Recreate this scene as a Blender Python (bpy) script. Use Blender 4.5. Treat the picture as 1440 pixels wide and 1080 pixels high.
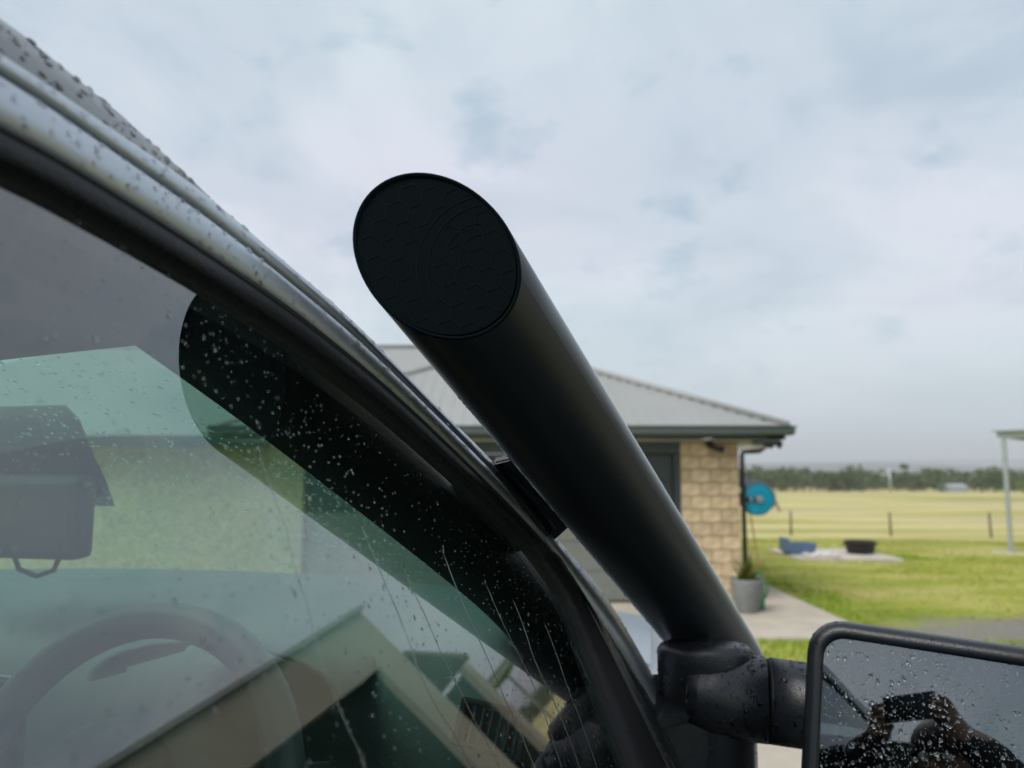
import bpy, bmesh, math, random
import numpy as np
from mathutils import Vector, Matrix, Quaternion
random.seed(7); rng = np.random.default_rng(7)
for o in list(bpy.data.objects): bpy.data.objects.remove(o)
SC = bpy.context.scene
COL = SC.collection
PI = math.pi
H = 1.90                                    # eye height of the lens above the ground (m)

# ------------------------------------------------------------------ camera
cd = bpy.data.cameras.new('camera'); cam = bpy.data.objects.new('camera', cd); COL.objects.link(cam)
cam.location = (0, 0, H); cam.rotation_euler = (PI/2 + math.atan(120/1088), 0, 0)
cd.sensor_width = 36; cd.lens = 36*1088/1440; cd.clip_start = .01; cd.clip_end = 30000
cd.dof.use_dof = True; cd.dof.focus_distance = .66; cd.dof.aperture_fstop = 6.0
SC.camera = cam

# ------------------------------------------------------------------ world: thin overcast over a Nishita sky
SUN_EL, SUN_AZ = math.radians(50), math.radians(226)      # azimuth clockwise from +Y (view direction)
w = bpy.data.worlds.new('World'); SC.world = w; w.use_nodes = True
nt = w.node_tree; nt.nodes.clear()
def N(nt, typ, **kw):
    n = nt.nodes.new(typ)
    for k, v in kw.items():
        if k.startswith('in_'):
            key = k[3:]; n.inputs[int(key) if key.isdigit() else key].default_value = v
        else: setattr(n, k, v)
    return n
def L(nt, a, b): nt.links.new(a, b)
def ramp(nt, src, stops, interp='LINEAR'):
    r = N(nt, 'ShaderNodeValToRGB'); r.color_ramp.interpolation = interp
    els = r.color_ramp.elements
    while len(els) < len(stops): els.new(.5)
    for e, (p, c) in zip(els, stops):
        e.position = p; e.color = (c, c, c, 1) if not hasattr(c, '__len__') else (*c, 1)
    L(nt, src, r.inputs[0]); return r
def mixc(nt, fac, a, b, blend='MIX'):
    m = N(nt, 'ShaderNodeMix', data_type='RGBA', blend_type=blend)
    for s, v in ((m.inputs[0], fac), (m.inputs[6], a), (m.inputs[7], b)):
        if hasattr(v, 'is_linked') or hasattr(v, 'links'): L(nt, v, s)
        elif hasattr(v, '__len__'): s.default_value = (*v, 1) if len(v) == 3 else v
        else: s.default_value = v
    return m.outputs[2]
sky = N(nt, 'ShaderNodeTexSky', sky_type='NISHITA', sun_disc=False, sun_elevation=SUN_EL, sun_rotation=SUN_AZ)
sky.air_density = 1.4; sky.dust_density = 3.0
tc = N(nt, 'ShaderNodeTexCoord'); sp = N(nt, 'ShaderNodeSeparateXYZ'); L(nt, tc.outputs['Generated'], sp.inputs[0])
zz = N(nt, 'ShaderNodeMath', operation='MAXIMUM', in_1=0.0); L(nt, sp.outputs[2], zz.inputs[0])
za = N(nt, 'ShaderNodeMath', operation='ADD', in_1=.28); L(nt, zz.outputs[0], za.inputs[0])
dx = N(nt, 'ShaderNodeMath', operation='DIVIDE'); L(nt, sp.outputs[0], dx.inputs[0]); L(nt, za.outputs[0], dx.inputs[1])
dy = N(nt, 'ShaderNodeMath', operation='DIVIDE'); L(nt, sp.outputs[1], dy.inputs[0]); L(nt, za.outputs[0], dy.inputs[1])
cb = N(nt, 'ShaderNodeCombineXYZ'); L(nt, dx.outputs[0], cb.inputs[0]); L(nt, dy.outputs[0], cb.inputs[1])
n1 = N(nt, 'ShaderNodeTexNoise', in_Scale=1.5, in_Detail=7, in_Roughness=.55); n1.inputs['Distortion'].default_value = .5
L(nt, cb.outputs[0], n1.inputs['Vector'])
n2 = N(nt, 'ShaderNodeTexNoise', in_Scale=4.2, in_Detail=6, in_Roughness=.6); n2.inputs['Distortion'].default_value = .3
L(nt, cb.outputs[0], n2.inputs['Vector'])
n3 = N(nt, 'ShaderNodeTexNoise', in_Scale=1.0, in_Detail=2); mp = N(nt, 'ShaderNodeMapping', in_Location=(3.1, 7.7, 0)); L(nt, cb.outputs[0], mp.inputs[0]); L(nt, mp.outputs[0], n3.inputs['Vector'])
CB = 4.65
base = ramp(nt, n1.outputs[0], [(.32, (.66*CB, .77*CB, .88*CB)), (.46, (.86*CB, .93*CB, 1.02*CB)), (.60, (1.02*CB, 1.06*CB, 1.13*CB))])
base.color_ramp.interpolation = 'EASE'
tint = ramp(nt, n3.outputs[0], [(.40, (.93, .995, 1.0)), (.60, (1.0, .98, 1.02))])
spots = ramp(nt, n2.outputs[0], [(.31, (.66, .77, .83)), (.44, (1, 1, 1))])
c1 = mixc(nt, 1.0, base.outputs[0], tint.outputs[0], 'MULTIPLY')
c2 = mixc(nt, .8, c1, spots.outputs[0], 'MULTIPLY')
# the cloud sheet thins towards the horizon: pale blue-grey rain haze
hz = ramp(nt, sp.outputs[2], [(.0, 1.), (.22, 0.)])
c3 = mixc(nt, hz.outputs[0], c2, (.86*CB, 1.0*CB, 1.09*CB))
c4 = mixc(nt, .88, sky.outputs[0], c3)
bg = N(nt, 'ShaderNodeBackground'); bg.inputs[1].default_value = .1
L(nt, c4, bg.inputs[0]); ow = N(nt, 'ShaderNodeOutputWorld'); L(nt, bg.outputs[0], ow.inputs[0])

sl = bpy.data.lights.new('sun', 'SUN'); so = bpy.data.objects.new('sun', sl); COL.objects.link(so)
sl.energy = 1.5; sl.angle = math.radians(35); sl.color = (1, .97, .92)
sd = Vector((math.sin(SUN_AZ)*math.cos(SUN_EL), math.cos(SUN_AZ)*math.cos(SUN_EL), math.sin(SUN_EL)))
so.rotation_euler = sd.to_track_quat('Z', 'Y').to_euler(); so.location = (-20, -20, 30)
vs = SC.view_settings; vs.view_transform = 'Standard'; vs.look = 'None'; vs.exposure = .78; vs.gamma = 1; vs.use_curve_mapping = False
SC.render.engine = 'CYCLES'
SC.cycles.transparent_max_bounces = 24; SC.cycles.max_bounces = 14; SC.cycles.transmission_bounces = 10; SC.cycles.glossy_bounces = 6
SC.cycles.caustics_refractive = False; SC.cycles.caustics_reflective = False

# ------------------------------------------------------------------ materials
def pmat(name, col, rough=.5, metal=0., coat=0., spec=.5, vary=.0, vscale=8., bump=0., bscale=60., coatr=.03, rvary=0., obj_rand=0.):
    m = bpy.data.materials.new(name); m.use_nodes = True; t = m.node_tree
    b = t.nodes['Principled BSDF']
    b.inputs['Base Color'].default_value = (*col, 1); b.inputs['Roughness'].default_value = rough
    b.inputs['Metallic'].default_value = metal; b.inputs['Coat Weight'].default_value = coat
    b.inputs['Coat Roughness'].default_value = coatr; b.inputs['Specular IOR Level'].default_value = spec
    tc = N(t, 'ShaderNodeTexCoord')
    src = None
    if vary or rvary:
        n = N(t, 'ShaderNodeTexNoise', in_Scale=vscale, in_Detail=6, in_Roughness=.6); L(t, tc.outputs['Object'], n.inputs['Vector'])
        if vary:
            r = ramp(t, n.outputs[0], [(.3, tuple(c*(1-vary) for c in col)), (.7, tuple(min(1, c*(1+vary)) for c in col))])
            src = r.outputs[0]
        if rvary:
            r2 = ramp(t, n.outputs[0], [(.3, max(.02, rough-rvary)), (.7, min(1, rough+rvary))]); L(t, r2.outputs[0], b.inputs['Roughness'])
    if obj_rand:
        oi = N(t, 'ShaderNodeObjectInfo'); r3 = ramp(t, oi.outputs['Random'], [(0, 1-obj_rand), (1, 1+obj_rand)])
        src = mixc(t, 1., src if src is not None else col, r3.outputs[0], 'MULTIPLY')
    if src is not None: L(t, src, b.inputs['Base Color'])
    if bump:
        nb = N(t, 'ShaderNodeTexNoise', in_Scale=bscale, in_Detail=5); L(t, tc.outputs['Object'], nb.inputs['Vector'])
        bp = N(t, 'ShaderNodeBump', in_Strength=bump, in_Distance=.01); L(t, nb.outputs[0], bp.inputs['Height']); L(t, bp.outputs[0], b.inputs['Normal'])
    return m
M = {}
M['paint'] = pmat('grey_paint', (.48, .525, .57), .42, metal=.92, coat=.4, coatr=.16, rvary=.04, vscale=30)
M['frame'] = pmat('frame_black', (.010, .012, .014), .28, coat=.6, coatr=.08)
M['trim'] = pmat('trim_satin', (.05, .054, .058), .3, metal=.7)
M['rubber'] = pmat('rubber', (.005, .006, .007), .5, spec=.25, bump=.15, bscale=250)
M['snorkel'] = pmat('powder_coat', (.0014, .0050, .0062), .38, spec=.5, bump=.02, bscale=900)
for k_, v_ in (('Sheen Weight', .60), ('Sheen Roughness', .22), ('Sheen Tint', (.72, .88, 1, 1))): M['snorkel'].node_tree.nodes['Principled BSDF'].inputs[k_].default_value = v_
M['snorkel_cap'] = pmat('cap_plastic', (.0013, .0045, .0060), .7, spec=.05)
M['cap_line'] = pmat('cap_line', (.0024, .0064, .0080), .6, spec=.07)
M['plastic'] = pmat('black_plastic', (.012, .015, .019), .30, bump=.12, bscale=500, rvary=.05, vscale=25)
M['interior'] = pmat('interior_trim', (.028, .034, .036), .6, bump=.1, bscale=300, vary=.2, vscale=6)
M['dash'] = pmat('dash_skin', (.11, .135, .13), .5, bump=.15, bscale=350, vary=.15, vscale=6)
M['headliner'] = pmat('headliner', (.52, .54, .54), .9)
M['wheel_skin'] = pmat('wheel_skin', (.12, .13, .135), .42, bump=.1, bscale=300)
M['silver'] = pmat('satin_silver', (.5, .52, .54), .3, metal=.8)
M['sticker'] = pmat('sticker_yellow', (.75, .45, .03), .5, vary=.2, vscale=60)
M['tyre'] = pmat('tyre', (.02, .02, .02), .8, bump=.3, bscale=60)
M['screen'] = pmat('dark_screen', (.004, .005, .006), .12)

def glassmat(name, tint, ior=1.5, rough=0.0):
    m = bpy.data.materials.new(name); m.use_nodes = True; t = m.node_tree; t.nodes.clear()
    o = N(t, 'ShaderNodeOutputMaterial'); tr = N(t, 'ShaderNodeBsdfTransparent'); tr.inputs[0].default_value = (*tint, 1)
    g = N(t, 'ShaderNodeBsdfGlossy'); g.inputs['Roughness'].default_value = rough
    fr = N(t, 'ShaderNodeFresnel', in_IOR=ior)
    ge = N(t, 'ShaderNodeNewGeometry'); mr = N(t, 'ShaderNodeMapRange', in_3=ior, in_4=1/ior); L(t, ge.outputs['Backfacing'], mr.inputs[0]); L(t, mr.outputs[0], fr.inputs[0])   # same pane from either side
    # a pane has two faces: R' = 2R/(1+R)
    a = N(t, 'ShaderNodeMath', operation='MULTIPLY', in_1=2.); L(t, fr.outputs[0], a.inputs[0])
    b = N(t, 'ShaderNodeMath', operation='ADD', in_1=1.); L(t, fr.outputs[0], b.inputs[0])
    c = N(t, 'ShaderNodeMath', operation='DIVIDE'); L(t, a.outputs[0], c.inputs[0]); L(t, b.outputs[0], c.inputs[1])
    mx = N(t, 'ShaderNodeMixShader'); L(t, c.outputs[0], mx.inputs[0]); L(t, tr.outputs[0], mx.inputs[1]); L(t, g.outputs[0], mx.inputs[2])
    L(t, mx.outputs[0], o.inputs[0]); return m
M['side_glass'] = glassmat('side_glass', (.70, .88, .82), 1.95)
M['screen_glass'] = glassmat('screen_glass', (.60, .86, .76))
M['house_glass'] = glassmat('house_glass', (.5, .56, .55))
def watermat():
    m = bpy.data.materials.new('rain_water'); m.use_nodes = True; t = m.node_tree; t.nodes.clear()
    o = N(t, 'ShaderNodeOutputMaterial'); g = N(t, 'ShaderNodeBsdfGlass', in_IOR=1.33); g.inputs['Roughness'].default_value = 0
    L(t, g.outputs[0], o.inputs[0]); return m
M['water'] = watermat()
m = bpy.data.materials.new('mirror_glass'); m.use_nodes = True
b = m.node_tree.nodes['Principled BSDF']; b.inputs['Base Color'].default_value = (.175, .195, .20, 1); b.inputs['Metallic'].default_value = 1; b.inputs['Roughness'].default_value = .015
M['mirror'] = m

# ------------------------------------------------------------------ builders
def mesh(name, verts, faces, mat=None, parent=None, smooth=False, col=True):
    me = bpy.data.meshes.new(name); me.from_pydata([tuple(v) for v in verts], [], [tuple(f) for f in faces]); me.update()
    return obj(name, me, mat, parent, smooth)
def obj(name, me, mat=None, parent=None, smooth=False):
    if mat is not None and not me.materials: me.materials.append(M[mat] if isinstance(mat, str) else mat)
    if smooth:
        me.polygons.foreach_set('use_smooth', [True]*len(me.polygons))
    o = bpy.data.objects.new(name, me); COL.objects.link(o)
    if parent is not None: o.parent = parent
    return o
def bmobj(name, bm, mat=None, parent=None, smooth=False):
    bmesh.ops.recalc_face_normals(bm, faces=bm.faces)
    me = bpy.data.meshes.new(name); bm.to_mesh(me); bm.free()
    return obj(name, me, mat, parent, smooth)
def empty(name, loc, rz=0, label=None, cat=None, group=None):
    o = bpy.data.objects.new(name, None); COL.objects.link(o); o.location = loc; o.rotation_euler = (0, 0, rz); o.empty_display_size = .1
    if label: o['label'] = label; o['category'] = cat
    if group: o['group'] = group
    return o
def tag(o, label, cat, group=None):
    o['label'] = label; o['category'] = cat
    if group: o['group'] = group
    return o
def struct(o): o['kind'] = 'structure'; return o
def stuff(o): o['kind'] = 'stuff'; return o
def box(bm, lo, hi, bevel=0, rot=None, piv=None, seg=2):
    c = [(a+b)/2 for a, b in zip(lo, hi)]; s = [abs(b-a) for a, b in zip(lo, hi)]
    r = bmesh.ops.create_cube(bm, size=1, matrix=Matrix.Translation(c) @ Matrix.Diagonal((*s, 1)))
    vs_ = r['verts']
    if bevel:
        es = list({e for v in vs_ for e in v.link_edges})
        rr = bmesh.ops.bevel(bm, geom=es, offset=bevel, segments=seg, profile=.6, affect='EDGES'); vs_ = list({v for f in rr['faces'] for v in f.verts} | {v for v in vs_ if v.is_valid})
    if rot is not None: bmesh.ops.rotate(bm, verts=vs_, cent=piv or c, matrix=rot)
    return vs_
def boxobj(name, lo, hi, mat, parent=None, bevel=0, rot=None, piv=None, smooth=False):
    bm = bmesh.new(); box(bm, lo, hi, bevel, rot, piv); return bmobj(name, bm, mat, parent, smooth)
def tube(bm, pts, rad, seg=12, cap=True, closed=False):
    pts = [Vector(p) for p in pts]; n = len(pts)
    rads = rad if hasattr(rad, '__len__') else [rad]*n
    ring = []; up = None
    for i, p in enumerate(pts):
        if closed: t = pts[(i+1) % n]-pts[i-1]
        else: t = pts[min(i+1, n-1)]-pts[max(i-1, 0)]
        t.normalize()
        if up is None:
            up = Vector((0, 0, 1)) if abs(t.z) < .9 else Vector((1, 0, 0))
        a = t.cross(up); a.normalize(); up = a.cross(t); up.normalize()
        ring.append([bm.verts.new(p+(a*math.cos(2*PI*k/seg)+up*math.sin(2*PI*k/seg))*rads[i]) for k in range(seg)])
    rr = range(n) if closed else range(n-1)
    for i in rr:
        A, B = ring[i], ring[(i+1) % n]
        for k in range(seg): bm.faces.new((A[k], A[(k+1) % seg], B[(k+1) % seg], B[k]))
    if cap and not closed:
        bm.faces.new(ring[0]); bm.faces.new(ring[-1])
def tubeobj(name, pts, rad, mat, parent=None, seg=12, smooth=True, closed=False):
    bm = bmesh.new(); tube(bm, pts, rad, seg, closed=closed); o = bmobj(name, bm, mat, parent, smooth)
    return o
def lathe(bm, prof, seg=32, axis='Z', M4=None):
    rings = []
    for r, z in prof:
        rings.append([bm.verts.new((r*math.cos(2*PI*k/seg), r*math.sin(2*PI*k/seg), z)) for k in range(seg)])
    for A, B in zip(rings, rings[1:]):
        for k in range(seg): bm.faces.new((A[k], A[(k+1) % seg], B[(k+1) % seg], B[k]))
    if prof[0][0] > 1e-4: bm.faces.new(rings[0])
    if prof[-1][0] > 1e-4: bm.faces.new(rings[-1])
    if M4 is not None: bmesh.ops.transform(bm, matrix=M4, verts=[v for r in rings for v in r])
def catmull(pts, n):
    P = np.array(pts, float); d = np.r_[0, np.cumsum(np.linalg.norm(np.diff(P, axis=0), axis=1)**.5)]
    out = []
    ts = np.linspace(0, len(P)-1, n)
    for t in ts:
        i = min(int(t), len(P)-2); u = t-i
        p0 = P[i-1] if i > 0 else 2*P[0]-P[1]; p3 = P[i+2] if i+2 < len(P) else 2*P[-1]-P[-2]
        p1, p2 = P[i], P[i+1]
        out.append(.5*((2*p1)+(-p0+p2)*u+(2*p0-5*p1+4*p2-p3)*u*u+(-p0+3*p1-3*p2+p3)*u**3))
    return np.array(out)
def smooth_line(P, it=2):
    P = P.copy()
    for _ in range(it): P[1:-1] = .25*P[:-2]+.5*P[1:-1]+.25*P[2:]
    return P
def loft(rows):
    """rows: list of equal-length point lists -> verts, faces"""
    n = len(rows[0]); v = [p for r in rows for p in r]; f = []
    for i in range(len(rows)-1):
        for k in range(n-1): f.append((i*n+k, i*n+k+1, (i+1)*n+k+1, (i+1)*n+k))
    return v, f
def drops_mesh(name, items, mat, parent, closed=False, rag=.16):
    """items: (pos, normal, down, radius, height, stretch) -> dome shaped beads"""
    V = []; Fc = []; seg = 9
    for p, n, dn, r, h, st in items:
        p = np.asarray(p, float); n = np.asarray(n, float); n = n/np.linalg.norm(n)
        dn = np.asarray(dn, float); dn = dn-n*(dn@n); dn /= np.linalg.norm(dn)+1e-9; e = np.cross(n, dn)
        b = len(V); ph = rng.uniform(0, 6.28); a1, a2 = rng.uniform(.0, rag, 2)
        for lv, (rr, hh) in enumerate(((1., -.05), (.93, .42), (.66, .80), (.3, .97))):
            for k in range(seg):
                th = 2*PI*k/seg; q = 1+a1*math.sin(2*th+ph)+a2*math.sin(3*th+2*ph)
                V.append(p+(dn*math.cos(th)*st+e*math.sin(th))*r*rr*q+n*h*hh)
        V.append(p+n*h)
        for lv in range(3):
            for k in range(seg): k2 = (k+1) % seg; Fc.append((b+lv*seg+k, b+lv*seg+k2, b+(lv+1)*seg+k2, b+(lv+1)*seg+k))
        for k in range(seg): Fc.append((b+3*seg+k, b+3*seg+(k+1) % seg, b+4*seg))
        if closed: Fc.append(tuple(b+k for k in reversed(range(seg))))
    if not V: return None
    o = mesh(name, V, Fc, mat, parent, smooth=True)
    return stuff(o)

# ================================================================== GROUND
def gz(x, y):
    r = math.hypot(max(0, x)*.6, max(0, y)) if y > 0 else 0
    return float(np.interp(r, [0, 21, 42, 100, 300, 700, 1500], [0, 0, -1.55, -2.7, -6.2, -11, -14]))
def gmat():
    m = bpy.data.materials.new('pasture'); m.use_nodes = True; t = m.node_tree; b = t.nodes['Principled BSDF']; b.inputs['Roughness'].default_value = .95
    b.inputs['Specular IOR Level'].default_value = .1
    g = N(t, 'ShaderNodeNewGeometry'); sp = N(t, 'ShaderNodeSeparateXYZ'); L(t, g.outputs['Position'], sp.inputs[0])
    def noise(s, d=5, r=.6, sc=(1, 1, 1)):
        mp = N(t, 'ShaderNodeMapping', in_Scale=sc); L(t, g.outputs['Position'], mp.inputs[0])
        n = N(t, 'ShaderNodeTexNoise', in_Scale=s, in_Detail=d, in_Roughness=r); L(t, mp.outputs[0], n.inputs['Vector']); return n.outputs[0]
    lawn = ramp(t, noise(.55, 7, .65, (.6, 1.3, 1)), [(.33, (.17, .235, .025)), (.45, (.29, .325, .05)), (.56, (.41, .395, .11)), (.68, (.47, .425, .17))])
    fine = ramp(t, noise(14, 4), [(.3, .72), (.7, 1.2)])
    lawn2 = mixc(t, 1., lawn.outputs[0], fine.outputs[0], 'MULTIPLY')
    field = ramp(t, noise(.06, 6, .6, (.25, 1.6, 1)), [(.38, (.30, .30, .09)), (.47, (.46, .41, .16)), (.55, (.55, .48, .24)), (.64, (.40, .33, .20))])
    fy = ramp(t, sp.outputs[1], [(0, 0), (1, 1)])
    mr = N(t, 'ShaderNodeMapRange', in_1=16., in_2=34.); L(t, sp.outputs[1], mr.inputs[0])
    nb = noise(.25, 4); ad = N(t, 'ShaderNodeMath', operation='ADD'); L(t, mr.outputs[0], ad.inputs[0])
    sb = N(t, 'ShaderNodeMath', operation='MULTIPLY_ADD', in_1=.9, in_2=-.45); L(t, nb, sb.inputs[0]); L(t, sb.outputs[0], ad.inputs[1]); ad.use_clamp = True
    c = mixc(t, ad.outputs[0], lawn2, field.outputs[0])
    # gravel turning bay: distance from its centre line, roughened
    gx = N(t, 'ShaderNodeMath', operation='MULTIPLY_ADD', in_1=.22, in_2=-1.76); L(t, sp.outputs[0], gx.inputs[0])
    gy = N(t, 'ShaderNodeMath', operation='MULTIPLY_ADD', in_1=.50, in_2=-4.35); L(t, sp.outputs[1], gy.inputs[0])
    q1 = N(t, 'ShaderNodeMath', operation='POWER', in_1=2); L(t, gx.outputs[0], q1.inputs[0])
    q2 = N(t, 'ShaderNodeMath', operation='POWER', in_1=2); L(t, gy.outputs[0], q2.inputs[0])
    q3 = N(t, 'ShaderNodeMath', operation='ADD'); L(t, q1.outputs[0], q3.inputs[0]); L(t, q2.outputs[0], q3.inputs[1])
    gn = N(t, 'ShaderNodeMath', operation='MULTIPLY_ADD', in_1=1.5, in_2=-.75); L(t, noise(.9, 7, .7), gn.inputs[0])
    q4 = N(t, 'ShaderNodeMath', operation='ADD'); L(t, q3.outputs[0], q4.inputs[0]); L(t, gn.outputs[0], q4.inputs[1])
    gm = ramp(t, q4.outputs[0], [(.55, 1.), (.95, 0.)])
    gcol = ramp(t, noise(22, 6, .7), [(.3, (.13, .125, .105)), (.7, (.34, .32, .27))])
    c = mixc(t, gm.outputs[0], c, gcol.outputs[0])
    L(t, c, b.inputs['Base Color'])
    bp = N(t, 'ShaderNodeBump', in_Strength=.5, in_Distance=.05); L(t, noise(9, 6), bp.inputs['Height']); L(t, bp.outputs[0], b.inputs['Normal'])
    return m
M['ground'] = gmat()
ys = [-60, -30, -15, -6, 0, 4, 8, 12, 16, 19, 21, 23, 26, 30, 34, 38, 42, 48, 56, 66, 80, 100, 130, 170, 220, 300, 400, 550, 750, 1000, 1500, 2500, 4500, 7400]
rows = []
for y in ys:
    wd = 60+abs(y)*1.3
    rows.append([(x, y, gz(x, y)+(0 if y < 14 else .05*math.sin(x*.7+y*.3))) for x in np.linspace(-wd, wd, 61)])
v, f = loft(rows); struct(mesh('ground', v, [tuple(reversed(q)) for q in f], 'ground', smooth=True))
M['concrete'] = pmat('concrete', (.47, .42, .34), .85, vary=.16, vscale=1.6, bump=.2, bscale=40)
M['concrete2'] = pmat('concrete_pale', (.50, .46, .39), .85, vary=.16, vscale=3, bump=.2, bscale=40)
bm = bmesh.new(); box(bm, (-5, 8.9, -.1), (4.15, 11.15, .035), .012); struct(bmobj('driveway_apron', bm, 'concrete'))
bm = bmesh.new(); box(bm, (3.29, 11.16, -.1), (4.15, 24, .034), .012); struct(bmobj('side_path', bm, 'concrete'))
bm = bmesh.new(); box(bm, (-4.6, 3.6, -.1), (2.35, 8.885, .03), .012); struct(bmobj('driveway', bm, 'concrete'))
M['wetgravel'] = pmat('wet_bitumen', (.035, .038, .04), .45, vary=.5, vscale=25, bump=.6, bscale=60)
struct(mesh('parking_bay', [(-7, -14, .006), (5.9, -14, .006), (5.9, 3.55, .006), (-7, 3.55, .006)], [(0, 1, 2, 3)], 'wetgravel'))
M['bouncegrey'] = pmat('bounce_grey', (.26, .255, .24), .9, vary=.35, vscale=14, bump=.6, bscale=50)
struct(mesh('grey_bounce_patch', [(2.36, 3.56, .005), (5.95, 3.56, .005), (5.95, 7.3, .005), (2.36, 7.3, .005)], [(0, 1, 2, 3)], 'bouncegrey'))  # added gravel-like patch, unseen directly, greys the highlight reflected on the snorkel
bm = bmesh.new(); box(bm, (6.0, 16.4, -.1), (8.15, 18.5, .05), .012); struct(bmobj('slab', bm, 'concrete2'))

# grass blades near enough to read
def grass(name, n, region, hmin, hmax, mat, keep):
    V = []; Fc = []
    x0, x1, y0, y1 = region
    X = rng.uniform(x0, x1, n); Y = rng.uniform(y0, y1, n)
    for x, y in zip(X, Y):
        if not keep(x, y): continue
        h = rng.uniform(hmin, hmax)*rng.choice([.6, 1, 1, 1.5]); a = rng.uniform(0, 6.28); wd = h*rng.uniform(.10, .22)+.004; ln = h*rng.uniform(.1, .8); la = rng.uniform(0, 6.28)
        z = gz(x, y)-.01; b = len(V)
        V += [(x-wd*math.cos(a), y-wd*math.sin(a), z), (x+wd*math.cos(a), y+wd*math.sin(a), z), (x+ln*math.cos(la), y+ln*math.sin(la), z+h)]
        Fc.append((b, b+1, b+2))
    return stuff(mesh(name, V, Fc, mat))
def grassmat(name, cols, sc):
    m = bpy.data.materials.new(name); m.use_nodes = True; t = m.node_tree; b = t.nodes['Principled BSDF']; b.inputs['Roughness'].default_value = .8
    b.inputs['Specular IOR Level'].default_value = .2
    g = N(t, 'ShaderNodeNewGeometry'); n = N(t, 'ShaderNodeTexNoise', in_Scale=sc, in_Detail=8, in_Roughness=.75); L(t, g.outputs['Position'], n.inputs['Vector'])
    r = ramp(t, n.outputs[0], [(.32+.36*i/(len(cols)-1), c) for i, c in enumerate(cols)]); L(t, r.outputs[0], b.inputs['Base Color'])
    return m
M['blades'] = grassmat('grass_blades', [(.15, .24, .018), (.27, .33, .04), (.385, .39, .085), (.48, .445, .155)], 1.1)
M['lush'] = grassmat('lush_blades', [(.13, .24, .015), (.22, .34, .025), (.33, .42, .06)], 3)
def lawn_ok(x, y):
    if -5 < x < 4.2 and y < 11.2: return x > 2.4 and y < 8.85
    if x < 4.2: return False
    if 5.95 < x < 8.2 and 16.35 < y < 18.55: return False
    if (x*.22-1.76)**2+(y*.5-4.35)**2+(math.sin(x*2.1)*math.sin(y*2.7))*.25 < .62: return rng.random() < .10
    return x < y*.75+2
o = grass('lawn_grass', 90000, (2.4, 22, 7.25, 30), .02, .05, 'blades', lawn_ok); o['label'] = 'short yellow green lawn beside the concrete path'; o['category'] = 'grass'
def edge_ok(x, y):
    if 2.4 < x < 6 and 7.4 < y < 8.85: return True
    if 4.18 < x < 4.75+.25*math.sin(y*1.7) and y > 8: return True
    if 5.2 < x < 9 and 14.2+.3*math.sin(x) < y < 14.7+.4*math.sin(x*1.3): return rng.random() < .5
    return 8.2 < x < 8.9 and 16.6 < y < 17.6
o = grass('edge_grass', 60000, (2.4, 9, 7.4, 19), .02, .055, 'lush', edge_ok); o['label'] = 'lush green grass along the edge of the concrete path'; o['category'] = 'grass'

# ================================================================== HOUSE
M['brick'] = pmat('cream_block', (.64, .495, .31), .85, vary=.28, vscale=9, bump=.35, bscale=30, obj_rand=.14)
M['mortar'] = pmat('mortar', (.44, .38, .28), .95, bump=.3, bscale=60)
M['roofmetal'] = pmat('roof_sheet', (.30, .305, .295), .5, vary=.05, vscale=.8)
M['gutter'] = pmat('gutter_green', (.085, .115, .105), .4, coat=.2)
M['fascia'] = pmat('fascia_green', (.05, .075, .07), .5)
M['soffit'] = pmat('soffit', (.45, .43, .36), .8)
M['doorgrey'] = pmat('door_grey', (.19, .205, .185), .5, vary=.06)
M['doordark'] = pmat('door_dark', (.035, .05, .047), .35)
M['white'] = pmat('white_pvc', (.8, .8, .78), .4)
M['blackmetal'] = pmat('black_metal', (.012, .013, .015), .4)
house = empty('brick_house', (-.1, 11.2, 0), 0, 'cream block house with grey hipped metal roof behind the black pipe', 'house')
hx, hy = -.1, 11.2
def HL(x, y, z): return (x-hx, y-hy, z)
def hbox(name, lo, hi, mat, parent=house, bevel=0):
    return boxobj(name, HL(*lo), HL(*hi), mat, parent, bevel)
XL, XR = -3.5, 3.27
wl = hbox('wall', (2.43, 11.215, 0), (XR-.012, 11.42, 2.30), 'mortar')
hbox('wall', (XL, 11.2, 0), (-3.0, 11.42, 2.30), 'brick')
hbox('wall', (XR-.23, 11.42, 0), (XR-.012, 20.5, 2.30), 'brick')
hbox('wall', (XL, 11.42, 0), (XL+.22, 14, 2.30), 'brick')
hbox('wall', (-13, 14, 0), (XL-.0, 14.22, 2.30), 'brick')
hbox('wall', (-13, 20.5, 0), (XR-.012, 20.72, 2.30), 'brick')
hbox('wall', (-13.2, 14.22, 0), (-13, 20.72, 2.30), 'brick')
hbox('lintel', (-3.0, 11.22, 2.13), (2.43, 11.42, 2.30), 'fascia')
# blocks of the pier, laid in running bond
bl, bh, gp = .268, .178, .012
bmA = bmesh.new(); box(bmA, (0, 0, 0), (bl, .10, bh), .006, seg=1); mA = bpy.data.meshes.new('brick'); bmesh.ops.recalc_face_normals(bmA, faces=bmA.faces); bmA.to_mesh(mA); bmA.free(); mA.materials.append(M['brick'])
hb = bl/2-gp/2
bmB = bmesh.new(); box(bmB, (0, 0, 0), (hb, .10, bh), .006, seg=1); mB = bpy.data.meshes.new('brick_half'); bmesh.ops.recalc_face_normals(bmB, faces=bmB.faces); bmB.to_mesh(mB); bmB.free(); mB.materials.append(M['brick'])
for c in range(12):
    z = .01+c*(bh+gp); x = 2.435; k = 0
    seq = ['A', 'A', 'A'] if c % 2 == 0 else ['B', 'A', 'A', 'B']
    for s in seq:
        me = mA if s == 'A' else mB; o = bpy.data.objects.new('brick', me); COL.objects.link(o); o.parent = wl
        o.location = HL(x, 11.195+rng.uniform(-.004, .004), z); x += (bl if s == 'A' else hb)+gp
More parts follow.
